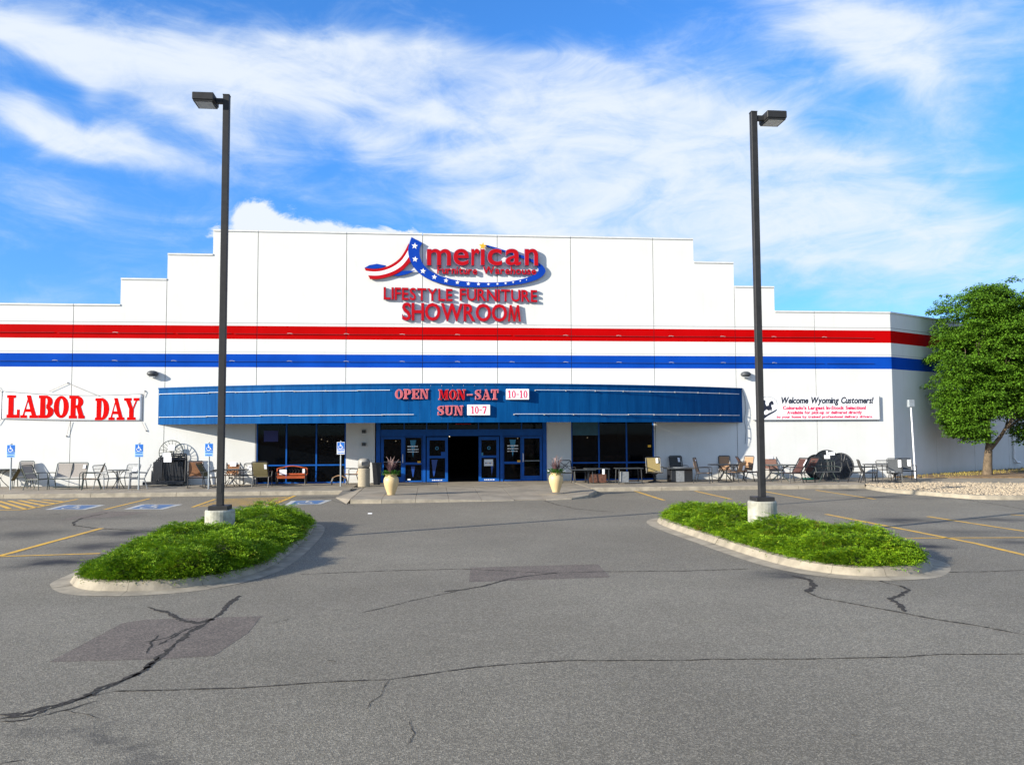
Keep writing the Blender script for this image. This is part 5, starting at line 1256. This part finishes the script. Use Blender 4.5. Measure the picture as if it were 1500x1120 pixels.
# urns
def urn(px, py, label, seed, hgt):
    p = gat(px, py, .14); rnd = random.Random(seed); r = tag(empty('planter_urn', p), label, 'planter', 'cream urns flanking the entrance')
    H_ = hgt; prof = [(.17, 0), (.175, .02), (.19, .08), (.25, .25), (.315, .45), (.345, .60), (.35, .70), (.33, .80), (.28, .88), (.235, .915), (.24, .94), (.285, .965), (.29, 1.0), (.26, 1.0), (.23, .96)]
    o = MB().lathe([(a*H_/.93*.98, b*H_) for a, b in prof], 36).build('pot', M['urn'], r, smooth=True)
    MB().lathe([(.22*H_, .93*H_), (.05, .95*H_)], 20).build('soil', M['mulch'], r)
    g_ = MB()
    for _ in range(520):
        a = rnd.uniform(0, 2*pi); q = sqrt(rnd.random())*.30; c = Vector((q*cos(a), q*sin(a), H_*.99+rnd.uniform(-.04, .13)*(1.2-q*1.6))); D = Vector((cos(a)+rnd.uniform(-.6, .6), sin(a)+rnd.uniform(-.6, .6), rnd.uniform(-.3, .8))).normalized()*rnd.uniform(.06, .11)
        s_ = D.cross(Vector((0, 0, 1))).normalized()*.022; g_.add([c, c+D*.5+s_, c+D, c+D*.5-s_], [(0, 1, 2, 3)])
    g_.build('leaves', M['potleaf'], r, fix=False)
    g_ = MB()
    for _ in range(150):
        a = rnd.uniform(0, 2*pi); t = rnd.uniform(.1, .55); L = rnd.uniform(.28, .52); D = Vector((cos(a)*sin(t), sin(a)*sin(t), cos(t))); c = Vector((0.05*cos(a), .05*sin(a), H_+.02)); s_ = Vector((-sin(a), cos(a), 0))*.007
        mid = c+D*L*.6; tip = c+D*L+Vector((cos(a), sin(a), -.3))*.06; g_.add([c-s_, c+s_, mid+s_*.7, mid-s_*.7, tip], [(0, 1, 2, 3), (3, 2, 4)])
    g_.build('grass_blades', M['plumedark'], r, fix=False)
    g_ = MB()
    for _ in range(11):
        a = rnd.uniform(0, 2*pi); t = rnd.uniform(.05, .5); L = rnd.uniform(.48, .66); D = Vector((cos(a)*sin(t), sin(a)*sin(t), cos(t))); c = Vector((0, 0, H_)); e = c+D*L
        g_.tube([c, c+D*L*.75], .004, 4); g_.tube([c+D*L*.72, c+D*L*.85+Vector((.01, 0, 0)), e+Vector((cos(a), sin(a), -.2))*.05], .014, 5, r2=.005)
    g_.build('plumes', M['stem'], r)
    for a, q in ((.3, .30), (2.6, .31), (3.6, .30), (5.6, .31), (6.0, .33)):
        if seed == 2: MB().add([v*.028+Vector((q*cos(a), q*sin(a), H_*1.0+.06)) for v in ICO_V], ICO_F).build('white_flower', M['flower'], r)
    return r
urn(573, 724.5, 'cream urn with grasses left of the entrance doors', 1, .72)
urn(814.5, 720.5, 'cream urn with pale plumes right of the entrance doors', 2, .71)

# right of the entrance
chair(831, 706.5, 5, 'black cross back chair standing behind the right urn', 'charcoalsling', 'blackmetal', kind='cross', back=.93, w_=.54)
legtable(853, 707.5, .52, .42, .58, 'low black table between the cross back chair and the brown fire table', 'darkslate', 'blackmetal', 'four', rect=True)
p = at(876, 707); ft = tag(empty('fire_table', p), 'brown tiled fire table with dark top and white tag under the right window', 'fire table')
bev(MB().box(-.36, .30, -.3, .3, .03, .40).build('tiled_base', M['fireplace'], ft), .01); bev(MB().box(-.55, .45, -.4, .4, .58, .62).build('tabletop', M['darkslate'], ft), .01)
MB().box(-.50, -.44, -.34, -.28, 0, .58).box(.36, .42, -.34, -.28, 0, .58).box(-.50, -.44, .28, .34, 0, .58).box(.36, .42, .28, .34, 0, .58).build('leg_frame', M['blackmetal'], ft)
MB().box(.10, .20, -.42, -.415, .38, .60).build('price_tag', M['paper'], ft)
p = at(921, 708); gt = tag(empty('bar_cart_table', p), 'dark table with a grey metal cabinet beneath its left end below the right window', 'table')
bev(MB().box(-.55, .55, -.35, .35, .62, .65).build('tabletop', M['darkslate'], gt), .008); bev(MB().box(-.38, -.05, -.25, .2, .08, .50).build('grey_cabinet', M['greymetal'], gt), .01)
for sx_ in (-.50, .50):
    for sy_ in (-.30, .30): MB().tube([(sx_*.98, sy_, 0), (sx_*.92, sy_, .62)], .022, 6).build('leg', M['blackmetal'], gt)
MB().box(-.46, .46, -.26, -.24, .06, .08).build('shelf_rail', M['greymetal'], gt)
chair(959, 706, -8, 'tan swivel lounge chair with tall back at the right end of the right window', 'khaki', 'blackmetal', back=1.05, w_=.62, base='swivel', tagp=(.16, .92, .10, .22))
chair(995, 703, 4, 'charcoal high back chair behind the black fire pit table', 'charcoalsling', 'blackmetal', back=1.06, w_=.58, tagp=(.14, .90, .10, .2), base='swivel')
p = at(996, 705.5); fp = tag(empty('fire_pit_table', p), 'black fire pit table with grey panel on its front against the shaded wall', 'fire pit')
bev(MB().box(-.62, .62, -.42, .42, .56, .61).build('tabletop', M['darkslate'], fp), .012); bev(MB().box(-.47, .47, -.30, .30, .0, .53).build('base', M['blackmetal'], fp), .01)
MB().box(-.26, .10, -.315, -.30, .02, .48).build('grey_panel', M['greymetal'], fp); MB().lathe([(.30, .61), (.30, .625), (.24, .63)], 24).build('burner_ring', M['greymetal'], fp)
MB().box(-.46, .46, -.28, .28, .531, .559).build('top_support', M['blackmetal'], fp)
G2 = 'tan and brown chairs of the dining sets on the right'
chair(1031, 707, 60, 'tan high back dining chair at the left end of the glass table', 'tansling', 'blackmetal', back=1.04, recline=.14, tagp=(.0, .96, .2, .06))
legtable(1062, 704.5, .72, .55, .72, 'oval glass dining table with dark branching base in front of the shaded wall', 'darkslate', 'blackmetal', 'x', thick=.012)
chair(1063, 700.5, -12, 'tan dining chair on the far side of the oval glass table', 'tansling', 'blackmetal', back=1.04, recline=.12, w_=.50)
chair(1078, 706, -150, 'tan dining chair at the near right of the oval glass table', 'tansling', 'blackmetal', back=.88, recline=.12, w_=.48, tagp=(-.1, .6, .12, .2))
chair(1089, 704, -65, 'tan high back dining chair at the right end of the glass table', 'tansling', 'blackmetal', back=1.06, recline=.14)
chair(1102, 705, 80, 'dark brown sling chair in side view left of the right lamp post', 'darkbrownsling', 'blackmetal', back=1.06, recline=.38, arms=False)
chair(1134, 700.5, 0, 'reddish brown chair with a white card behind the long table', 'rosebrown', 'blackmetal', back=1.08, w_=.62, tagp=(.0, .98, .26, .14))
legtable(1143, 704.5, .90, .5, .70, 'long oval patio table right of the right lamp post', 'darkslate', 'greenmetal', 'x', thick=.015)
chair(1160, 707, -78, 'dark brown sling armchair facing left at the end of the long table', 'darkbrownsling', 'blackmetal', back=1.02, recline=.36, tagp=(.27, .85, .06, .3))
chair(1177, 706, -78, 'second dark brown sling armchair facing left, nearest the round tabletops', 'darkbrownsling', 'blackmetal', back=1.02, recline=.36)
p = at(1183, 702); tag(MB().lathe([(.30, 0), (.30, .05), (.22, .08), (.04, .09)], 20, tuple(p)).build('green_sled_disc', M['greenplastic'], smooth=True), 'green plastic disc lying on the sidewalk beneath the dark brown chairs', 'plastic disc')
wire_disc(1198, 702, .55, 'round black tabletop, leftmost of the leaning stack on the right', 'blackmetal', .10, fill='blackmetal')
wire_disc(1234, 701.5, .58, 'round black tabletop, rightmost of the leaning stack on the right', 'blackmetal', .10, fill='blackmetal')
wire_disc(1214, 703.5, .66, 'largest round black tabletop with three white price sheets in the leaning stack', 'blackmetal', .12, fill='blackmetal', sheetp=[(-.0, 1.02, .26, .16), (.02, 1.20, .08, .18), (.22, 1.16, .28, .14)])
p = at(1210, 706); gb = tag(empty('metal_settee', p), 'black metal settee with splayed legs in front of the round tabletops', 'settee')
for z in (.88, .66, .48): MB().tube([(-.5, .2, z), (.5, .2, z)], .018, 5).build('back_rail', M['greenmetal'], gb)
for k in range(9): MB().tube([(-.5+.125*k, .2, .48), (-.5+.125*k, .22, .88)], .009, 4).build('back_bar', M['greenmetal'], gb)
MB().box(-.52, .52, -.25, .2, .42, .45).build('seat', M['darkslate'], gb)
for s_ in (-1, 1):
    for y in (-.22, .18): MB().tube([(s_*.20, y, .42), (s_*.42, y, 0)], .020, 5).build('leg', M['greenmetal'], gb)
    MB().tube([(s_*.52, .2, .66), (s_*.54, -.2, .62), (s_*.52, -.22, .44)], .018, 5).build('armrest', M['greenmetal'], gb)
chair(1256, 706, 62, 'black cast metal chair nearest the round tabletops', 'charcoalsling', 'blackmetal', back=.96, recline=.14)
chair(1273, 706.5, 70, 'black cast metal chair at the left end of the black table', 'charcoalsling', 'blackmetal', back=.94, recline=.16)
legtable(1292, 704, .80, .5, .72, 'black cast metal dining table beside the building corner', 'darkslate', 'blackmetal', 'four', thick=.03)
chair(1298, 701, -5, 'black cast metal chair behind the black dining table', 'charcoalsling', 'blackmetal', kind='wire', back=.80, recline=.12)
chair(1311, 706.5, -30, 'black chair with grey mesh back and white tag at the black table\'s right end', 'midgrey', 'blackmetal', back=.98, recline=.12, base='swivel', tagp=(.2, .78, .12, .3))
chair(1329, 703.5, -15, 'black chair with white tag, nearest the building corner', 'midgrey', 'blackmetal', back=.94, recline=.12, tagp=(.18, .75, .14, .28))

# accessible parking signs
M['palesign'] = mat('pale_blue_sign_face', (.30, .52, .78), .5, .05, 3)
def ada(px, py, ptop, label, face='palesign'):
    p = at(px, py); sc_ = PXM(p); H_ = (py-ptop)/sc_; r = tag(empty('accessible_parking_sign', p), label, 'sign', 'accessible parking signs along the kerb')
    MB().tube([(0, 0, 0), (0, 0, H_)], .032, 8).build('post', M['steel'], r)
    w_, h = .155, .50; z1 = H_-.05; z0 = z1-h
    o = bev(MB().box(-w_, w_, -.045, -.034, z0, z1).build('sign_plate', M[face], r), .004)
    MB().box(-w_+.015, w_-.015, -.049, -.045, z0+.21, z1-.015).build('blue_panel', M['adablue'], o)
    m = MB(); e = 0
    for pl in ISA: e += .0003; m.prism([(-.12+.24*x, z0+.225+.24*y) for x, y in pl], -.053-e, -.049)
    m.build('wheelchair_symbol', M['signwhite'], o)
    m = MB()
    for z, hh_ in ((.13, .055), (.03, .045)):
        x = -.13
        while x < .12: ww = random.uniform(.02, .05); m.box(x, min(x+ww, .14), -.048, -.045, z0+z, z0+z+hh_); x += ww+.012
    tag(m.build('sign_lettering', M['adablue'], o), kind='stuff')
    MB().box(-.03, .03, -.05, -.034, z1, z1+.03).build('bolt_bracket', M['steel'], r)
    return r
ada(15, 717, 649.5, 'blue accessible parking sign on a post, leftmost of the four')
ada(203, 717, 648.5, 'blue accessible parking sign between the wire chairs and the stacked black frames')
ada(305.5, 716, 647.5, 'blue accessible parking sign just left of the left lamp post')
ada(499, 712, 645.5, 'blue and white accessible parking sign in front of the left window', 'signwhite')
# litter
p = gat(542, 752, .01); tag(MB().box(p.x-.06, p.x+.06, p.y-.03, p.y+.03, .004, .03, None).build('paper_scrap', M['paper']), 'small white paper scrap lying on the asphalt before the entrance', 'litter')
